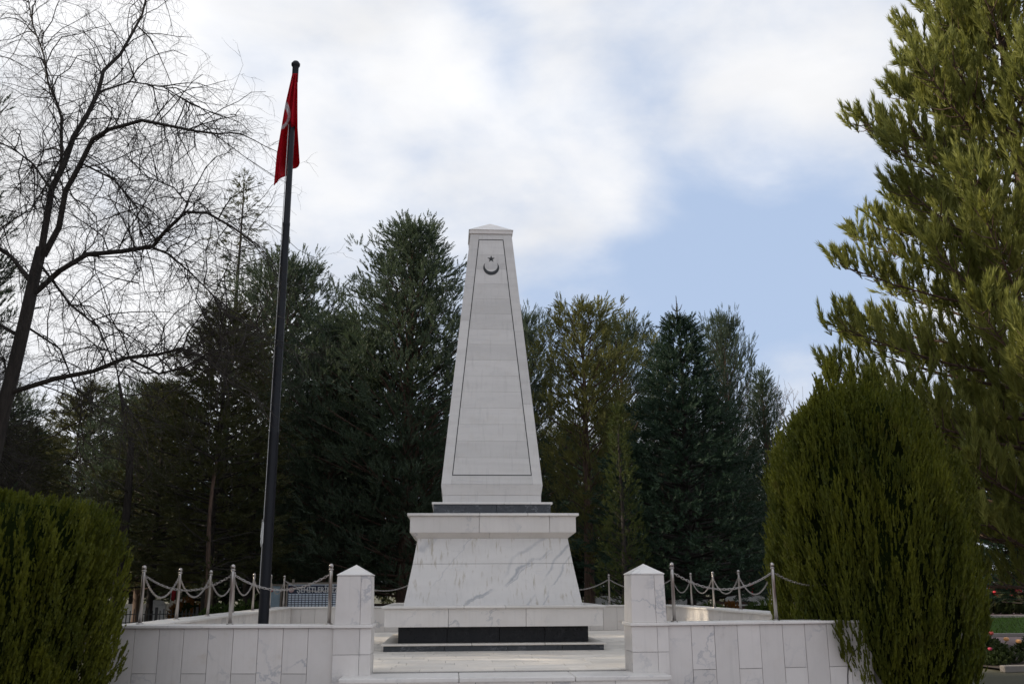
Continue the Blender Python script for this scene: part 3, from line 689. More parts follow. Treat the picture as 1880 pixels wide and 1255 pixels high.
COL_ = conifer_meshes('cypress_column', 11.5, 1.1, column, 110, 16, R(35), R(68), .2, 1.0, .42, .8, PL, 'cyp', 'bark2', 24, bough=9, side=.5)
SPR = conifer_meshes('spruce_big', 8.3, 2.75, ([0, .08, .3, .6, .85, 1], [.92, 1, .80, .45, .18, .04]), 300, 30, R(-4), R(34), .12, 1.15, .36, .95, PLS, 'spr', 'bark', 25, upb=.10, side=.55, s0=.35, leader=False, bough=6)
YSP = conifer_meshes('spruce_young', 5.7, .95, ([0, .08, .35, .7, 1], [.9, 1, .7, .34, .06]), 170, 14, R(4), R(45), .12, .3, .20, .95, PLS, 'yspr', 'bark', 26, upb=.2, side=.5, leader=True, bough=5)
CED = conifer_meshes('cedar_sparse', 18.4, 1.9, ([0, .45, .7, .9, 1], [1, 1, .72, .3, .06]), 120, 9, R(-12), R(25), -.05, 6.5, .34, .8, PLS, 'olive', 'bark', 27, upb=.0, side=.3, trunk_r=.17, bough=6)
OLI = conifer_meshes('cedar_olive', 10, 2.4, ([0, .2, .5, .8, 1], [.9, 1, .9, .55, .15]), 150, 22, R(-4), R(38), .02, 1.8, .42, .9, PLS, 'olive', 'bark', 28, upb=.1, side=.45, bough=9)
GL, GR = 'conifers behind the terrace', 'conifers behind the terrace'
tree('cypress_tree', CYA, 'tall blue-green cypress left of the obelisk, the highest of the dark conifers', -3.3, 30, GL, .3, (1.22, 1.15, .955))
tree('cypress_tree', CYB, 'broad blue-green cypress with a rounded top behind the flagpole', -8.6, 34, GL, 1.3, (1.15, 1.1, 1.10))
tree('cypress_tree', COL_, 'narrow cypress top in the dip between the flagpole tree and the tallest cypress', -7.0, 38, GL, .4, (2.2, 1.8, 1.08))
tree('cypress_tree', CYB, 'lower dark cypress filling in behind the left pillar', -5.9, 31, GL, 2.9, (1.05, 1.0, .84))
tree('cedar_tree', OLI, 'olive-brown conifer left of the flagpole behind the bare branches', -8.6, 27.5, GL, .5, (.95, .95, .97), leaf='olive')
tree('cedar_tree', CED, 'thin sparse conifer spire rising above the others left of the flagpole', -11.0, 36, GL, 1.0)
tree('cypress_tree', CYC, 'yellow-green cypress just right of the obelisk with its reddish trunk showing', 2.3, 30, GR, .6, (1.08, 1.08, .945))
tree('cypress_tree', CYC, 'blue-green conifer top leaning against the yellow-green cypress on its right', 4.0, 34, GR, 2.5, (.95, .95, 1.0), leaf='cyp')
tree('cypress_tree', CYB, 'dark cypress peeping out behind the right edge of the obelisk', .5, 36, GR, 4.2, (.72, .72, .97))
tree('cypress_tree', COL_, 'slim columnar cypress left of the spruce leader', 6.0, 38, GR, 1.2, (1.2, 1.2, 1.0))
tree('cypress_tree', CYB, 'feathery blue-green cypress top right of the spruce leader', 8.2, 36, GR, .9, (.56, .56, .96))
tree('cypress_tree', COL_, 'low grey-green conifer between the big spruce and the big bush', 8.6, 32, GR, 2.2, (.9, .9, .76))
t = tree('spruce_tree', SPR, 'big dark green spruce with a bare leader behind the right pillar', 4.95, 27.3, GR, .4, (1.14, 1.0, 1.13))
ld = [(0, 0, 7.9), (.01, 0, 8.4), (0, .01, 8.95)]; sp_ = [tube(ld, [.03, .02, .008], 5)]
for zz, L_ in ((8.15, .32), (8.32, .26), (8.5, .16)):
    for q in range(6):
        a_ = q * 1.05 + zz; sp_.append(tube([(0, 0, zz), (L_ * math.cos(a_) * .7, L_ * math.sin(a_) * .7, zz + .08), (L_ * math.cos(a_), L_ * math.sin(a_), zz + .2)], [.012, .010, .005], 4))
obj('leader', tubes_mesh('leader', sp_, 'bark'), t)
tree('spruce_tree', YSP, 'small yellow-green spruce in front of the big dark spruce', 2.72, 24.0, GR, .2, (.92, .92, 1.08))
tree('cedar_tree', OLI, 'olive conifer behind the lower branches of the pine at the right edge', 14.9, 27, 'conifers at the right edge', 1.0, (1.35, 1.2, .82))
tree('cedar_tree', OLI, 'dark low conifer at the right edge above the far flower bed', 13.4, 25, 'conifers at the right edge', 2.0, (.9, .9, .62), leaf='spr')
# farther rows, and unseen cypresses added on the left to shade the terrace
far = [(-14.5, 38, CYB, (1.1, 1.1, .78)), (-19, 42, OLI, (1.2, 1.2, 1.05)), (-24, 44, CYB, (1.2, 1.2, .86)), (-12.2, 33, OLI, (.95, .95, .86)), (-16.2, 31, OLI, (.9, .9, .68)), (-2, 46, CYB, (1, 1, .85)), (-10, 48, CYA, (1.1, 1.1, .76)), (9.5, 46, CYB, (1.1, 1.1, .7)), (14, 48, CYB, (1, 1, .55)), (3, 48, CYA, (1, 1, .68))]
desc = ['dark conifer behind the bare tree, left of the sparse spire', 'olive conifer far behind the bare tree trunk', 'dark conifer at the far left edge behind the bare branches', 'olive conifer just left of the sparse spire, behind drooping twigs', 'low olive conifer above the left hedge',
        'far conifer seen through the gap left of the obelisk', 'far tall conifer behind the flagpole', 'far dark conifer behind the grey-green conifer', 'far low conifer behind the pale bare tree', 'far conifer hidden mostly by the yellow-green cypress']
for i, (x, y_, ms, sc) in enumerate(far): tree('cypress_tree' if ms in (CYA, CYB) else 'cedar_tree', ms, desc[i], x, y_, 'far conifers', i * 1.7, sc)
for i in range(15):
    tree('spruce_tree', SPR, 'dark far spruce in the row closing the view low between the nearer trunks', -25 + i * 2.9 + (i % 3) * .5, 41 + (i * 7 % 5), 'far spruces closing the view', i * 1.3, (1.2, 1.2, .95 + .08 * (i % 4)), leaf='olive' if i % 3 == 0 else None)
for i, (x, y_) in enumerate(((-17.0, 24.8), (-15.8, 20.4), (-15.0, 14.6), (-15.6, 9.4), (-20.5, 29.5), (-15, 4.6))):  # row out of view, placed and stretched to block the sun
    tree('cypress_tree', CYA, f'unseen tall cypress added left of the terrace for shade, {ORD[i]} of the row', x, y_, 'unseen cypresses added to shade the terrace', i * 2.1, (1.05, 1.05, 1.5 if i == 2 else 1.26))

# ------------------------------------------------------------------ right pine
def pine():
    r = np.random.default_rng(5); H, X0, Y0 = 15.0, 10.1, 17.3
    zs = np.linspace(0, H, 16); TP = np.stack([.10 * np.sin(zs * .5) , .08 * np.cos(zs * .4), zs], -1)
    t = thing('pine_tree', 'large sunlit pine with upright needle tufts filling the right edge', 'tree', (X0, Y0, 0))
    obj('trunk', tubes_mesh('pine_trunk', [tube(TP, .21 * (1.03 - zs / H) ** .8, 10)], 'bark2'), t)
    limbs, pos, ax, ln, tn = [], [], [], [], []
    nb = 132
    for b in range(nb):
        q = (b + r.uniform(0, 1)) / nb; h = 1.5 + (H - 1.8) * q; az = b * 2.39996 + r.uniform(-.35, .35)
        L = interp(h, [2.6, 4, 6.5, 9, 12, 14, 15], [3.2, 3.85, 3.85, 3.05, 1.75, .85, .3]) * r.uniform(.78, 1.08); e = R(4) + R(34) * q + r.uniform(-.12, .12)
        dh = np.array([math.cos(az), math.sin(az), 0]); sd = np.array([-dh[1], dh[0], 0]); o = np.array([np.interp(h, zs, TP[:, 0]), np.interp(h, zs, TP[:, 1]), h]); bend = r.uniform(-.12, .12)
        def P(s): return o + (dh * math.cos(e) + np.array([0, 0, math.sin(e)])) * s * L + np.array([0, 0, .20 * s * s * L - .10 * s * L]) + sd * bend * s * s * L
        limbs.append(tube([P(s) for s in (0, .25, .5, .75, 1)], [.045, .036, .026, .016, .008], 5))
        ns = int(7 + 5.4 * L)
        for k in range(ns):
            s = .16 + .84 * (k + r.uniform(0, 1)) / ns; lat = (1 if k % 2 else -1) * r.uniform(.25, .9) * (.25 + .75 * (1.05 - s)) * .85
            p0 = P(s); tip = p0 + sd * lat + dh * r.uniform(.15, .45) + np.array([0, 0, r.uniform(.05, .35)])
            mid = (p0 + tip) / 2 + np.array([0, 0, -.05]); limbs.append(tube([p0, mid, tip], [.014, .010, .006], 4))
            for z in range(r.integers(3, 6) if dh[0] < .3 else 1):
                f = 1 if z == 0 else r.uniform(.35, 1); c = p0 + (tip - p0) * f + r.normal(0, .05, 3)
                a = (tip - p0) / (np.linalg.norm(tip - p0) + 1e-6) * r.uniform(.2, .6) + np.array([0, 0, r.uniform(.7, 1.4)]) + r.normal(0, .2, 3)
                pos.append(c); ax.append(a); ln.append(r.uniform(.36, .66)); tn.append(np.clip(.25 + .5 * (f if z else 1) * r.uniform(.4, 1.2), 0, 1))
        for z in range(3): pos.append(P(1.0) + r.normal(0, .04, 3)); ax.append(dh * .5 + np.array([0, 0, .8]) + r.normal(0, .3, 3)); ln.append(r.uniform(.4, .62)); tn.append(.8)
    ln = np.array(ln)
    obj('limbs', tubes_mesh('pine_limbs', limbs, 'bark2'), t); obj('crown', scatter('pine_crown', TU, pos, ax, ln, .36 + 0 * ln, 'pine', tn, r), t)
pine()

# ------------------------------------------------------------------ clipped bushes
def bush_mesh(name, prof_z, prof_r, n, seed, pl=(.22, .40), pw=.34, spires=(), zmin=0., core=.82, leaf='bush', tm=PLB, up=1.0, lump=.07, lean=(0, 0), clump=48):
    r = np.random.default_rng(seed); zt = prof_z[-1]; zc = np.linspace(zmin, zt, 400); rc = np.interp(zc, prof_z, prof_r)
    wgt = rc + .12; cdf = np.cumsum(wgt) / wgt.sum(); pos, ax, ln = [], [], []
    nc = max(20, n // clump); qs = (np.arange(nc) + .5) / nc; zc_ = np.interp(np.clip(qs + r.normal(0, .01, nc), 0, 1), cdf, zc); ac_ = (np.arange(nc) * 2.39996 + r.normal(0, .08, nc)) % 6.2832; hc = r.uniform(.35, .75, nc) * min(1., zt / 2.2); wc = r.uniform(.07, .13, nc) * min(1., zt / 2.2); pc = r.normal(0, .045, nc) * min(1., zt / 2.2); tc_ = r.uniform(0, 1, nc)
    ci = r.integers(0, nc, n); hl = r.uniform(0, 1, n)          # each spray belongs to an upright flame-shaped clump
    z = np.clip(zc_[ci] + (hl - .5) * hc[ci], zmin, zt); az = ac_[ci] + r.uniform(-1, 1, n) * wc[ci] * (1.05 - hl) / np.maximum(.15, np.interp(z, prof_z, prof_r)) * 1.3
    und = r.uniform(0, 1, n) < .34; z = np.where(und, np.interp(r.uniform(0, 1, n), cdf, zc), z); az = np.where(und, r.uniform(0, 6.2832, n), az)   # inner layer of sprays between the clumps
    lum = 1 + lump * np.sin(az * 5 + z * .5) + lump * .7 * np.sin(az * 11 - z * .7 + 1) + lump * .6 * np.sin(az * 23 + z * 1.1) - lump * .4
    rad = np.interp(z, prof_z, prof_r) * lum * (1 - np.abs(r.normal(0, .03, n))) + np.where(und, -.07 * min(1., zt / 2.2), pc[ci] + .07 * np.sin(hl * 2.6) * min(1., zt / 2.2) - .03); dirv = np.stack([np.cos(az), np.sin(az), 0 * az], -1)
    pos = dirv * rad[:, None] + np.stack([np.interp(z / zt, [0, .25, .8], [lean[0], lean[0], lean[1]]), 0 * z, z], -1); slope = -np.gradient(rc, zc); sl = np.interp(z, zc, slope)
    a = dirv * r.uniform(.12, .5, n)[:, None] + np.array([0, 0, 1.]) * up + r.normal(0, .14, (n, 3)); l = r.uniform(*pl, n)
    pos[:, 2] -= l * .45
    P, Aa, Ll = [pos], [a], [l]
    for (sx, sy, z0, z1, w) in spires:
        m_ = int(420 * (z1 - z0)); zz = z0 + (z1 - z0) * r.uniform(0, 1, m_) ** 1.15; an = r.uniform(0, 6.2832, m_); rr_ = w * (1 - (zz - z0) / (z1 - z0)) ** .8 * r.uniform(.5, 1, m_)
        P.append(np.stack([sx + rr_ * np.cos(an), sy + rr_ * np.sin(an), zz - .15], -1)); Aa.append(np.stack([.22 * np.cos(an), .22 * np.sin(an), 1 + 0 * an], -1) + r.normal(0, .1, (m_, 3))); Ll.append(r.uniform(.12, .25, m_))
    P, Aa, Ll = np.concatenate(P), np.concatenate(Aa), np.concatenate(Ll)
    tt_ = np.concatenate([tc_[ci], r.uniform(.3, .9, len(P) - n)]); crown = scatter(name, tm, P, Aa, Ll, Ll * pw, leaf, np.clip(.6 * tt_ + .4 * r.uniform(0, 1, len(P)), 0, 1), r)
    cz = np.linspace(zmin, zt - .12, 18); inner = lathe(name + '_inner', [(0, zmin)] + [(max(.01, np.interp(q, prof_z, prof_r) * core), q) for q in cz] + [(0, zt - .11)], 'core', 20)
    return crown, inner
def bush(name, ms, label, loc, rz=0., group=None, sc=None, cat='bush'):
    t = thing(name, label, cat, loc, rz, group, sc); obj('foliage', ms[0], t); obj('shade_filler', ms[1], t); return t  # opaque dark body stands in for the shaded inside
sp_r = [(-.62, -.25, 3.2, 4.48, .30), (-.30, .1, 3.3, 4.86, .34), (.10, -.2, 3.4, 4.60, .34), (.36, .15, 3.4, 4.72, .30), (-.85, .2, 2.8, 4.05, .28), (.75, -.2, 3.0, 4.25, .32), (0, .5, 3.2, 4.5, .34), (.5, -.5, 3.0, 4.3, .3), (-.25, -.55, 3.0, 4.35, .3), (-.1, -.1, 3.6, 4.7, .3), (.95, .2, 2.8, 3.9, .3)]
BR = bush_mesh('bush_big', [0, .4, 1.1, 2.0, 2.9, 3.6, 4.0, 4.3], [.62, .98, 1.29, 1.33, 1.26, 1.06, .80, .22], 23000, 31, pl=(.12, .27), pw=.42, spires=sp_r, lump=.06, lean=(.03, -.04))
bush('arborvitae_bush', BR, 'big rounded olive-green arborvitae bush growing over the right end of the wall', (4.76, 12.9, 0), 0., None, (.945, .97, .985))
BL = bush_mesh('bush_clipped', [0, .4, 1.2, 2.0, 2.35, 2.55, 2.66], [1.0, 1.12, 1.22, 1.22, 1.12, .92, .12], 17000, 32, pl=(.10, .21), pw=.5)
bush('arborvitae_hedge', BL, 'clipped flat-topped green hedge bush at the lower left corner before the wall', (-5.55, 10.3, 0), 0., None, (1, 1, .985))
BS = bush_mesh('shrub_round', [0, .2, .5, .8, 1.0, 1.08], [.42, .60, .68, .55, .30, .05], 1800, 33, pl=(.09, .17), pw=.6, leaf='box', up=.5, lump=.03)
for i, (px, Y, zb, sc) in enumerate(((405, 25.5, .34, .95), (452, 26, .34, 1.0), (1303, 24.2, .42, .86), (1402, 24.0, .42, .9))):
    p = at(px, 1100, Y)
    bush('round_shrub', BS, ['round clipped green shrub behind the left side wall, nearer the hedge', 'round clipped green shrub behind the left side wall, right beside the flagpole', 'round clipped green shrub behind the right side wall, nearer the pillar', 'round clipped green shrub behind the right side wall, next to the big bush'][i], (p[0], Y, zb - .1), i, 'round clipped shrubs', (sc, sc, sc), 'shrub')
OS = bush_mesh('shrub_orange', [0, .2, .5, .75], [.3, .42, .38, .05], 500, 34, pl=(.12, .2), pw=.7, leaf='orange', up=.6)
p = at(1340, 1105, 24.4); bush('orange_shrub', OS, 'small rust-orange shrub between the two round shrubs on the right', (p[0], 24.4, .50), 0, None, None, 'shrub')
p = at(345, 1100, 31); bush('orange_shrub', OS, 'orange-brown flowering plant behind the iron fence on the left', (p[0], 31, .6), 0, None, (1.3, 1.3, 1), 'shrub')

# ------------------------------------------------------------------ bare trees
def grow(lst, p, d, L, r0_, depth, r, droop, spread, kids, shrink=.52, seg=5, wig=.16):
    pts = [p]; dd = d / np.linalg.norm(d); rad = [r0_]
    for i in range(seg):
        dd = dd + r.normal(0, wig, 3) + np.array([0, 0, -droop * (i + 1) / seg * .5]); dd /= np.linalg.norm(dd); pts.append(pts[-1] + dd * L / seg); rad.append(r0_ * (1 - .62 * (i + 1) / seg))
    lst.append(tube(pts, rad, 3 if r0_ < .012 else 5))
    if depth <= 0: return
    for k in range(kids[depth - 1]):
        i = r.integers(1, seg + 1); a = np.array(pts[i]) - np.array(pts[i - 1]); a /= np.linalg.norm(a); b = r.normal(size=3); b -= a * (a @ b); b /= np.linalg.norm(b)
        an = spread * r.uniform(.6, 1.3); nd = a * math.cos(an) + b * math.sin(an)
        f = r.uniform(0, 1); q = np.array(pts[i - 1]) * (1 - f) + np.array(pts[i]) * f
        grow(lst, q, nd, L * shrink * r.uniform(.6, 1.3), max(.0026, rad[i] * .6), depth - 1, r, droop, spread, kids, shrink, 4, wig)
def bare_left():
    r = np.random.default_rng(8); Yt = 16.5
    base = at(-62, 1077, Yt); base[2] = 0
    def path(pp, dy0, dy1): return np.array([at(x, y, Yt + dy0 + (dy1 - dy0) * i / (len(pp) - 1)) for i, (x, y) in enumerate(pp)])
    tr = np.concatenate([[base, base + np.array([.0, 0, .8])], path([(-22, 880), (2, 770), (27, 670), (48, 580), (64, 505), (76, 455)], 0, 0)])
    trunk = tube(tr, [.22, .175, .138, .126, .118, .112, .105, .095], 10)
    limbs = [
        (path([(76, 460), (95, 346), (118, 301), (135, 251), (160, 211), (180, 170), (190, 130), (221, 100), (246, 55), (261, 27), (275, -30)], 0, .8), .10),
        (path([(80, 470), (108, 417), (120, 351), (145, 306), (170, 256), (200, 238), (261, 221), (311, 231), (361, 241), (401, 246)], 0, -1.2), .095),
        (path([(100, 340), (113, 300), (113, 216), (105, 190), (88, 150), (80, 100), (60, 45), (50, -10)], .2, 1.0), .055),
        (path([(62, 540), (110, 497), (160, 467), (226, 461), (281, 452), (301, 427), (341, 389), (381, 391), (427, 417), (462, 442)], 0, -1.5), .085),
        (path([(275, 452), (311, 467), (351, 502), (390, 540), (430, 600)], -.9, -1.6), .035), (path([(330, 400), (345, 375), (320, 345), (260, 320), (215, 332)], -1.1, -.4), .03),
        (path([(20, 720), (104, 694), (172, 681), (230, 657), (292, 650), (334, 639), (376, 657), (420, 700)], 0, -1.6), .075), (path([(240, 660), (292, 686), (339, 673), (386, 647), (444, 631), (480, 600)], -.9, -2.0), .035),
        (path([(60, 520), (20, 470), (-30, 440), (-90, 380), (-130, 300)], 0, .5), .07), (path([(40, 620), (-10, 590), (-70, 600), (-130, 640)], 0, -.8), .06), (path([(95, 350), (60, 300), (20, 270), (-40, 250)], 0, .6), .04),
        (path([(150, 300), (210, 330), (250, 380), (262, 450), (255, 520)], 0, -1.), .03), (path([(130, 260), (90, 330), (60, 380), (0, 420)], 0, 1.), .03), (path([(70, 480), (130, 560), (180, 600), (215, 680), (225, 760)], -.2, -1.2), .04), (path([(50, 600), (110, 640), (150, 740), (140, 830)], .2, 1.4), .035), (path([(180, 170), (240, 150), (300, 160), (350, 190), (380, 250)], 0, .9), .028)]
    lst, tw = [], []
    for P, r_ in limbs:
        n = len(P); rad = .64 * r_ * (1 - .72 * np.arange(n) / (n - 1)); lst.append(tube(P, rad, 7))
        seg = np.linalg.norm(np.diff(P, axis=0), axis=1); cum = np.concatenate([[0], np.cumsum(seg)]); tot = cum[-1]; m_ = int(tot / .10)
        for k in range(m_):
            s = tot * (.10 + .9 * (k + r.uniform(0, 1)) / m_); q = np.array([np.interp(s, cum, P[:, j]) for j in range(3)]); q2 = np.array([np.interp(min(tot, s + .05), cum, P[:, j]) for j in range(3)]); a = q2 - q
            a = a / (np.linalg.norm(a) + 1e-9); d = a * .55 + r.normal(0, .6, 3) + np.array([0, 0, .22])
            grow(tw, q, d, r.uniform(.8, 1.9), r.uniform(.008, .014), 2, r, .42, .8, (4, 5), .5, 5, .27)
        grow(tw, P[-1], P[-1] - P[-2], 1.3, rad[-1] * .8, 2, r, .3, .6, (5, 5), .5, 6, .15)
    sh = lambda L_: [(V - base, Q) for V, Q in L_]
    return base, tubes_mesh('bare_trunk', sh([trunk]), 'bark'), tubes_mesh('bare_limbs', sh(lst), 'bark'), tubes_mesh('bare_twigs', sh(tw), 'bark', False)
b0, bm1, bm2, bm3 = bare_left()
def bare(label, loc, rz=0., sc=(1, 1, 1)):
    t = thing('bare_tree', label, 'tree', loc, rz, 'leafless trees', sc); obj('trunk', bm1, t); obj('limbs', bm2, t); obj('twigs', bm3, t); return t
bare('big leafless tree with drooping twigs and long dark limbs on the left', b0)
bare('leafless tree behind the big bare tree, its twigs over the dark conifers', (-13.5, 23.5, 0), 2.2, (1, 1, .80))
bare('leafless tree whose twigs enter at the top left corner', (-12.2, 16.0, 0), 3.4, (.9, .9, 1.13))
def bare_right():
    r = np.random.default_rng(12); tw = []
    def br(p, d, L, rad, dep):
        pts = [p]; dd = d
        for i in range(4): dd = dd + r.normal(0, .07, 3) + np.array([0, 0, .03]); dd /= np.linalg.norm(dd); pts.append(pts[-1] + dd * L / 4)
        tw.append(tube(pts, np.linspace(rad, rad * .62, 5), 4 if rad < .03 else 6))
        if dep == 0: return
        for k in range(3 if dep > 1 else 4):
            b = r.normal(size=3); b -= dd * (dd @ b); b /= np.linalg.norm(b); an = r.uniform(.3, .75); i = r.integers(2, 5)
            br(pts[i], dd * math.cos(an) + b * math.sin(an), L * r.uniform(.6, .85), max(.006, rad * .58), dep - 1)
    br(np.array([0, 0, 3.4]), np.array([0, 0, 1.]), 2.2, .085, 5)
    return tubes_mesh('pale_trunk', [tube([(0, 0, 0), (.03, 0, 1.5), (0, 0, 3.5)], [.17, .13, .09], 8)], 'bark3'), tubes_mesh('pale_limbs', tw, 'bark3', False)
pm1, pm2 = bare_right()
for i, (x, y_, sc, lb) in enumerate(((10.6, 36, (1, 1, 1.0), 'pale leafless tree showing above the big bush on the right'), (13.0, 39, (.9, .9, .92), 'pale leafless tree half hidden behind the big bush and the pine'), (8.9, 38, (.8, .8, .98), 'pale bare branches beside the feathery cypress top on the right'))):
    t = thing('bare_tree', lb, 'tree', (x, y_, 0), i * 2., 'pale leafless trees', sc); obj('trunk', pm1, t); obj('limbs', pm2, t)
for i, (x, y_, h) in enumerate(((-8.15, 26.0, 5.0), (-8.0, 29.5, 6.5), (-5.1, 33, 6), (-10.9, 27, 6))):
    t = thing('tree_trunk', ['slender reddish trunk seen between the posts of the left side wall', 'thick dark trunk just left of the flagpole under the conifers', 'dark trunk showing left of the pedestal under the conifers', 'dark trunk far left behind the corner post'][i], 'tree', (x, y_, 0), 0, 'trunks under the conifers')
    r_ = np.random.default_rng(i); P = np.array([(.05 * math.sin(z * 1.3 + i), .04 * math.cos(z), z) for z in np.linspace(0, h, 8)]); obj('trunk', tubes_mesh('lone_trunk', [tube(P, np.linspace(.16, .09, 8) * (1 if i else .5), 8)], 'bark2' if i == 0 else 'bark'), t)
    lm = []
    for k in range(16): grow(lm, P[r_.integers(3, 8)], np.array([*r_.normal(0, 1, 2), .25]), 1.4, .02, 1, r_, .2, .8, (5,), .55)
    obj('limbs', tubes_mesh('lone_limbs', lm, 'bark', False), t)
# wood closing the view at ground level
r = np.random.default_rng(77); n = 4800
pos = np.stack([r.uniform(-46, 34, n), r.uniform(52, 62, n), r.uniform(0, 1, n) ** 1.1 * 9.0], -1); ln = r.uniform(1.0, 1.9, n)
tag(obj('far_wood', scatter('far_wood', PL, pos, np.stack([r.normal(0, .6, n), r.normal(0, .6, n), np.ones(n)], -1), ln, ln * .8, 'olive', None, r)), 'dark mass of far-off evergreen wood under the trees', 'wood', None, 'stuff')

# ------------------------------------------------------------------ things behind the terrace
def sign():
    Y = 28.0; a, b = at(529, 1072, Y), at(662, 1072, Y); w = b[0] - a[0]; ztop = a[2]; zbase = .55
    t = thing('memorial_sign', 'navy and white memorial sign board lettered in capitals behind the left pillar', 'sign', (a[0], Y, 0), .02)
    block('board', 'plate', t, 0, w, .02, .06, zbase, ztop); hd = .23
    block('header', 'navy', t, .004, w - .004, .012, .0195, ztop - .03 - hd, ztop - .03); block('top_rail', 'timber', t, -.03, w + .03, 0, .08, ztop + .001, ztop + .05)
    for x in (-.05, w + .012): block('leg', 'timber', t, x, x + .045, .0, .07, 0, ztop)
    cells = [box_vf(.004, w - .004, .0150, .0195, zbase + .01, ztop - .04 - hd)]
    obj('grid', mesh_from('grid', *join_vf(cells), 'navy'), t)
    cells = []; nc, nr = 21, 12; cw = (w - .03) / nc; ch = .062
    for i in range(nc):
        for j in range(nr): cells.append(box_vf(.015 + i * cw + .012, .015 + (i + 1) * cw - .008, .010, .0148, ztop - .26 - (j + 1) * ch + .02, ztop - .26 - j * ch))
    o = obj('name_plates', mesh_from('name_plates', *join_vf(cells), 'plate'), t); o['kind'] = 'stuff'
    em = lathe('emblem', [(0, .0), (.078, .0), (.078, .006)], 'pink', 20); e = obj('emblem', em, t, (.10, .009, ztop - .03 - hd / 2)); e.rotation_euler = (math.pi / 2, 0, 0)
    cu = bpy.data.curves.new('lettering', 'FONT'); cu.body = '\u015eEH\u0130TLER\u0130M\u0130Z'; cu.size = .215; cu.extrude = .002; cu.offset = .005; cu.space_character = 1.02; cu.materials.append(M['white'])
    tmp = bpy.data.objects.new('lettering_curve', cu); lm_ = bpy.data.meshes.new_from_object(tmp); bpy.data.objects.remove(tmp)
    l = obj('lettering', lm_, t, (.25, .008, ztop - .03 - hd + .035)); l.rotation_euler = (math.pi / 2, 0, 0); l.scale = (.80, 1, 1)
sign()
def poster():
    Y = 28.6; a, b = at(494, 1075, Y), at(515, 1075, Y); w = b[0] - a[0]
    t = thing('notice_board', 'narrow pale blue notice board on timber posts beside the flagpole', 'sign', (a[0], Y, 0), -.1)
    block('panel', 'pblue', t, 0, w, .02, .05, .6, a[2]); block('red_strip', 'redp', t, .01, w * .35, .012, .0195, a[2] - .16, a[2] - .06)
    block('top_rail', 'timber', t, -.04, w + .16, 0, .07, a[2] + .001, a[2] + .05)
    for x in (-.05, w + .01): block('leg', 'timber', t, x, x + .05, 0, .07, 0, a[2])
    lp = thing('leaning_post', 'pale timber post leaning beside the notice board', 'post', (a[0] + w + .28, Y - .5, 0)); o = block('beam', 'timber', lp, -.03, .03, -.03, .03, 0, 1.9); o.rotation_euler = (0, .12, 0)
    o.location = (.1, 0, .95); block('foot', 'timber', lp, -.06, .06, -.06, .06, 0, .06)
poster()
# iron fence
fx0, fx1, fy = at(205, 1100, 24.5)[0], at(375, 1100, 25.5)[0], 24.8
t = thing('iron_fence', 'low black iron fence with square grid behind the left side wall', 'fence', (fx0, fy, 0), .12); L = fx1 - fx0; n = 22
for z in (.42, .62, .82, 1.02): block('rail', 'iron', t, 0, L, -.012, .012, z, z + .022)
for i in range(n + 1): x = L * i / n; block('bar', 'iron', t, x - .01, x + .01, -.011, .011, .1, 1.16 if i % 2 else 1.12)
for x in (0, L * .5, L): block('fence_post', 'iron', t, x - .03, x + .03, -.032, .032, 0, 1.2)
# gravestones, low walls and small flags in the cemetery behind
def grave(label, px, Y, w, h, zb=.3, flag_=False):
    p = at(px, 1095, Y); t = thing('gravestone', label, 'gravestone', (p[0], Y, 0), random.uniform(-.15, .15), 'gravestones behind the terrace')
    block('plinth', 'gstone', t, -w * .6, w * .6, -.5, .35, 0, zb)
    V = []; pr = [(-w / 2, zb + .002), (w / 2, zb + .002), (w / 2, zb + h * .8), (w * .3, zb + h * .95), (0, zb + h), (-w * .3, zb + h * .95), (-w / 2, zb + h * .8)]
    V = [(x, -.05, z) for x, z in pr] + [(x, .05, z) for x, z in pr]; k = len(pr)
    obj('headstone', mesh_from('headstone', V, [tuple(range(k)), tuple(range(2 * k - 1, k - 1, -1))] + [(i, i + k, (i + 1) % k + k, (i + 1) % k) for i in range(k)], 'gstone'), t)
    if flag_:
        f = thing('grave_flag', 'small red flag by the ' + label, 'flag', (p[0] + w * .75, Y - .1, 0))
        obj('pole', tubes_mesh('grave_pole', [tube([(0, 0, 0), (0, 0, zb + h + .45)], .012, 5)], 'white'), f)
        zt_ = zb + h + .42; V = [(.012 + .05 * i * (1 - .3 * j / 4), .02 * math.sin(i * 2 + j), zt_ - j * .10 - i * .03) for j in range(5) for i in range(4)]
        obj('cloth', mesh_from('grave_cloth', V, [(j * 4 + i, j * 4 + i + 1, j * 4 + i + 5, j * 4 + i + 4) for j in range(4) for i in range(3)], 'redp'), f)
grave('white headstone behind the iron fence on the left', 287, 33, .7, .8, .5, True)
grave('grey headstone seen between the posts left of the flagpole', 336, 35, .9, .7, .6)
grave('white headstone seen just right of the pedestal', 1121, 36, 1.1, .75, .6, True)
grave('white headstone behind the right back corner post', 1262, 36, .9, .7, .6)
grave('grey headstone behind the right side wall between the shrubs', 1349, 35, .7, .7, .65, True)
grave('white headstone by the big bush behind the right side wall', 1378, 37, 1.0, .8, .6)
def lowwall(label, px0, px1, Y, h):
    a, b = at(px0, 1095, Y)[0], at(px1, 1095, Y)[0]; t = thing('low_wall', label, 'wall', (a, Y, 0)); block('masonry', 'white', t, 0, b - a, 0, .25, 0, h); bevelled('coping', 'cap', t, -.03, b - a + .03, -.03, .28, h, h + .06)
lowwall('low white cemetery wall in the distance right of the pedestal', 1075, 1300, 42, 1.15); lowwall('low white cemetery wall in the distance behind the round shrub by the big bush', 1345, 1440, 40, 1.2); lowwall('low pale wall far left behind the iron fence', 225, 330, 40, 1.0)
lowwall('long white wall at the far right behind the red flower bed', 1770, 2050, 60, 1.7)
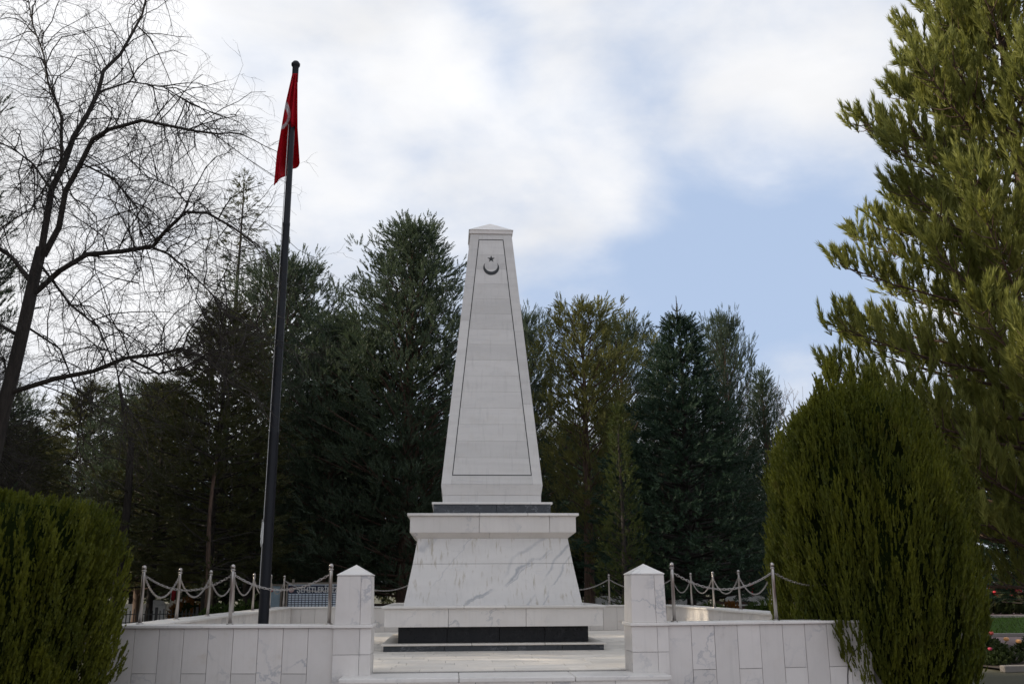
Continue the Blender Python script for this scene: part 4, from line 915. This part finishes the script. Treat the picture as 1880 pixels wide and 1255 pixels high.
def bench(label, px, Y, w):
    p = at(px, 1100, Y); t = thing('park_bench', label, 'bench', (p[0], Y, 0), 0, 'dark benches behind the terrace')
    for i in range(3): block('seat_slat', 'wood', t, -w / 2, w / 2, -.22 + i * .14, -.10 + i * .14, .62, .65)
    for i in range(3): block('back_slat', 'wood', t, -w / 2, w / 2, .24, .27, .80 + i * .14, .90 + i * .14)
    for x in (-w / 2 + .1, w / 2 - .14): block('leg', 'iron', t, x, x + .05, -.2, -.14, 0, .618); block('leg', 'iron', t, x, x + .05, .272, .32, 0, 1.2)
bench('dark slatted bench seen left of the pedestal beyond the back wall', 715, 30, 1.7); bench('dark slatted bench behind the right back corner post', 1262, 25.6, 1.5); bench('dark slatted bench behind the orange shrub', 1350, 31, 1.2)

# ------------------------------------------------------------------ rose bed and far flowers at the right edge
rb = bush_mesh('rose_leaves', [0, .15, .4, .6, .72], [.35, .5, .52, .34, .05], 420, 41, pl=(.14, .3), pw=.9, leaf='rosel', tm=[tmpl_plume(12, 50, .9, .4, .16)], up=.8, lump=.12, core=.5)
bl = lathe('bloom', [(0, 0), (.035, .01), (.055, .045), (.045, .075), (.02, .085), (0, .07)], 'coral', 8)
rl = ['next to the path with one coral bloom', 'with peach blooms beside the big bush', 'at the right picture edge with dark red blooms', 'at the back of the bed with pink blooms', 'low in the middle of the bed', 'at the front kerb of the bed', 'small at the bed corner', 'behind the coral rose']
for i, (x, y_, h) in enumerate(((10.9, 23.0, 1.0), (10.4, 21.2, .9), (11.8, 21.6, 1.15), (12.4, 23.4, 1.1), (11.2, 20.8, .85), (12.6, 20.9, .9), (9.9, 20.6, .7), (11.7, 24.8, 1.))):
    t = bush('rose_bush', rb, 'leafy rose bush ' + rl[i], (x, y_, .05), i * 1.1, 'rose bushes in the bed', (h * .8, h * .8, h * .52), 'bush')
    for k in range(1 + i % 3):
        o = obj('bloom', bl, t, (random.uniform(-.35, .35), random.uniform(-.5, .1), random.uniform(.62, .95)), 0, (1.5, 1.5, 2.1)); o.material_slots[0].link = 'OBJECT'; o.material_slots[0].material = M[['coral', 'peach', 'rosep', 'coral'][i % 4]]
r = np.random.default_rng(9)
for i, px in enumerate((1808, 1826, 1843, 1860, 1878)):
    p = at(px, 1095, 57); t = bush('flower_clump', rb, f'far clump of red flowers before the white wall, {ORD[i]} from the big bush', (p[0], 57, .1), i, 'far red flower clumps', (1.5, 1.2, 1.6), 'flowers')
    for k in range(5):
        o = obj('bloom', bl, t, (r.uniform(-.4, .4), r.uniform(-.5, 0), r.uniform(.4, .75)), 0, (2.4, 2.4, 2.0)); o.material_slots[0].link = 'OBJECT'; o.material_slots[0].material = M['redpet']

# cable hanging on the right front wall
wx0, wx1 = uv(2.561, 11.40), uv(5.14, 11.76)
def on_wall(px, py, off=.006):
    d = ray(px, py); n_ = np.cross(wx1 - wx0, (0, 0, 1.)); n_ /= np.linalg.norm(n_); o = np.array([0, 0, ZE]); t_ = ((wx0 - o) @ n_) / (d @ n_); p_ = o + d * t_
    return p_ + n_ * off * (-1 if n_[1] > 0 else 1)
cp = np.array([on_wall(*q) for q in ((1588, 1160), (1580, 1172), (1574, 1188), (1563, 1201), (1557, 1218), (1556, 1240), (1557, 1285), (1556, 1330))])
tag(obj('cable', tubes_mesh('cable', [tube(cp - cp[0], .006, 5)], 'iron'), None, tuple(cp[0])), 'thin dark cable running down the marble wall beside the big bush', 'cable')

# grass on the far lawn
r = np.random.default_rng(19); n = 5000
gp = np.stack([r.uniform(13, 34, n), r.uniform(32.6, 50.5, n), np.full(n, .012)], -1); gl = r.uniform(.05, .16, n)
tag(obj('grass', scatter('grass', [tmpl_plume(4, q, .7, .8, .16, 1., .0) for q in (61, 62)], gp, np.stack([r.normal(0, .3, n), r.normal(0, .3, n), np.ones(n)], -1), gl, gl, 'box', None, r)), 'short green grass of the far lawn at the right', 'grass', None, 'stuff')
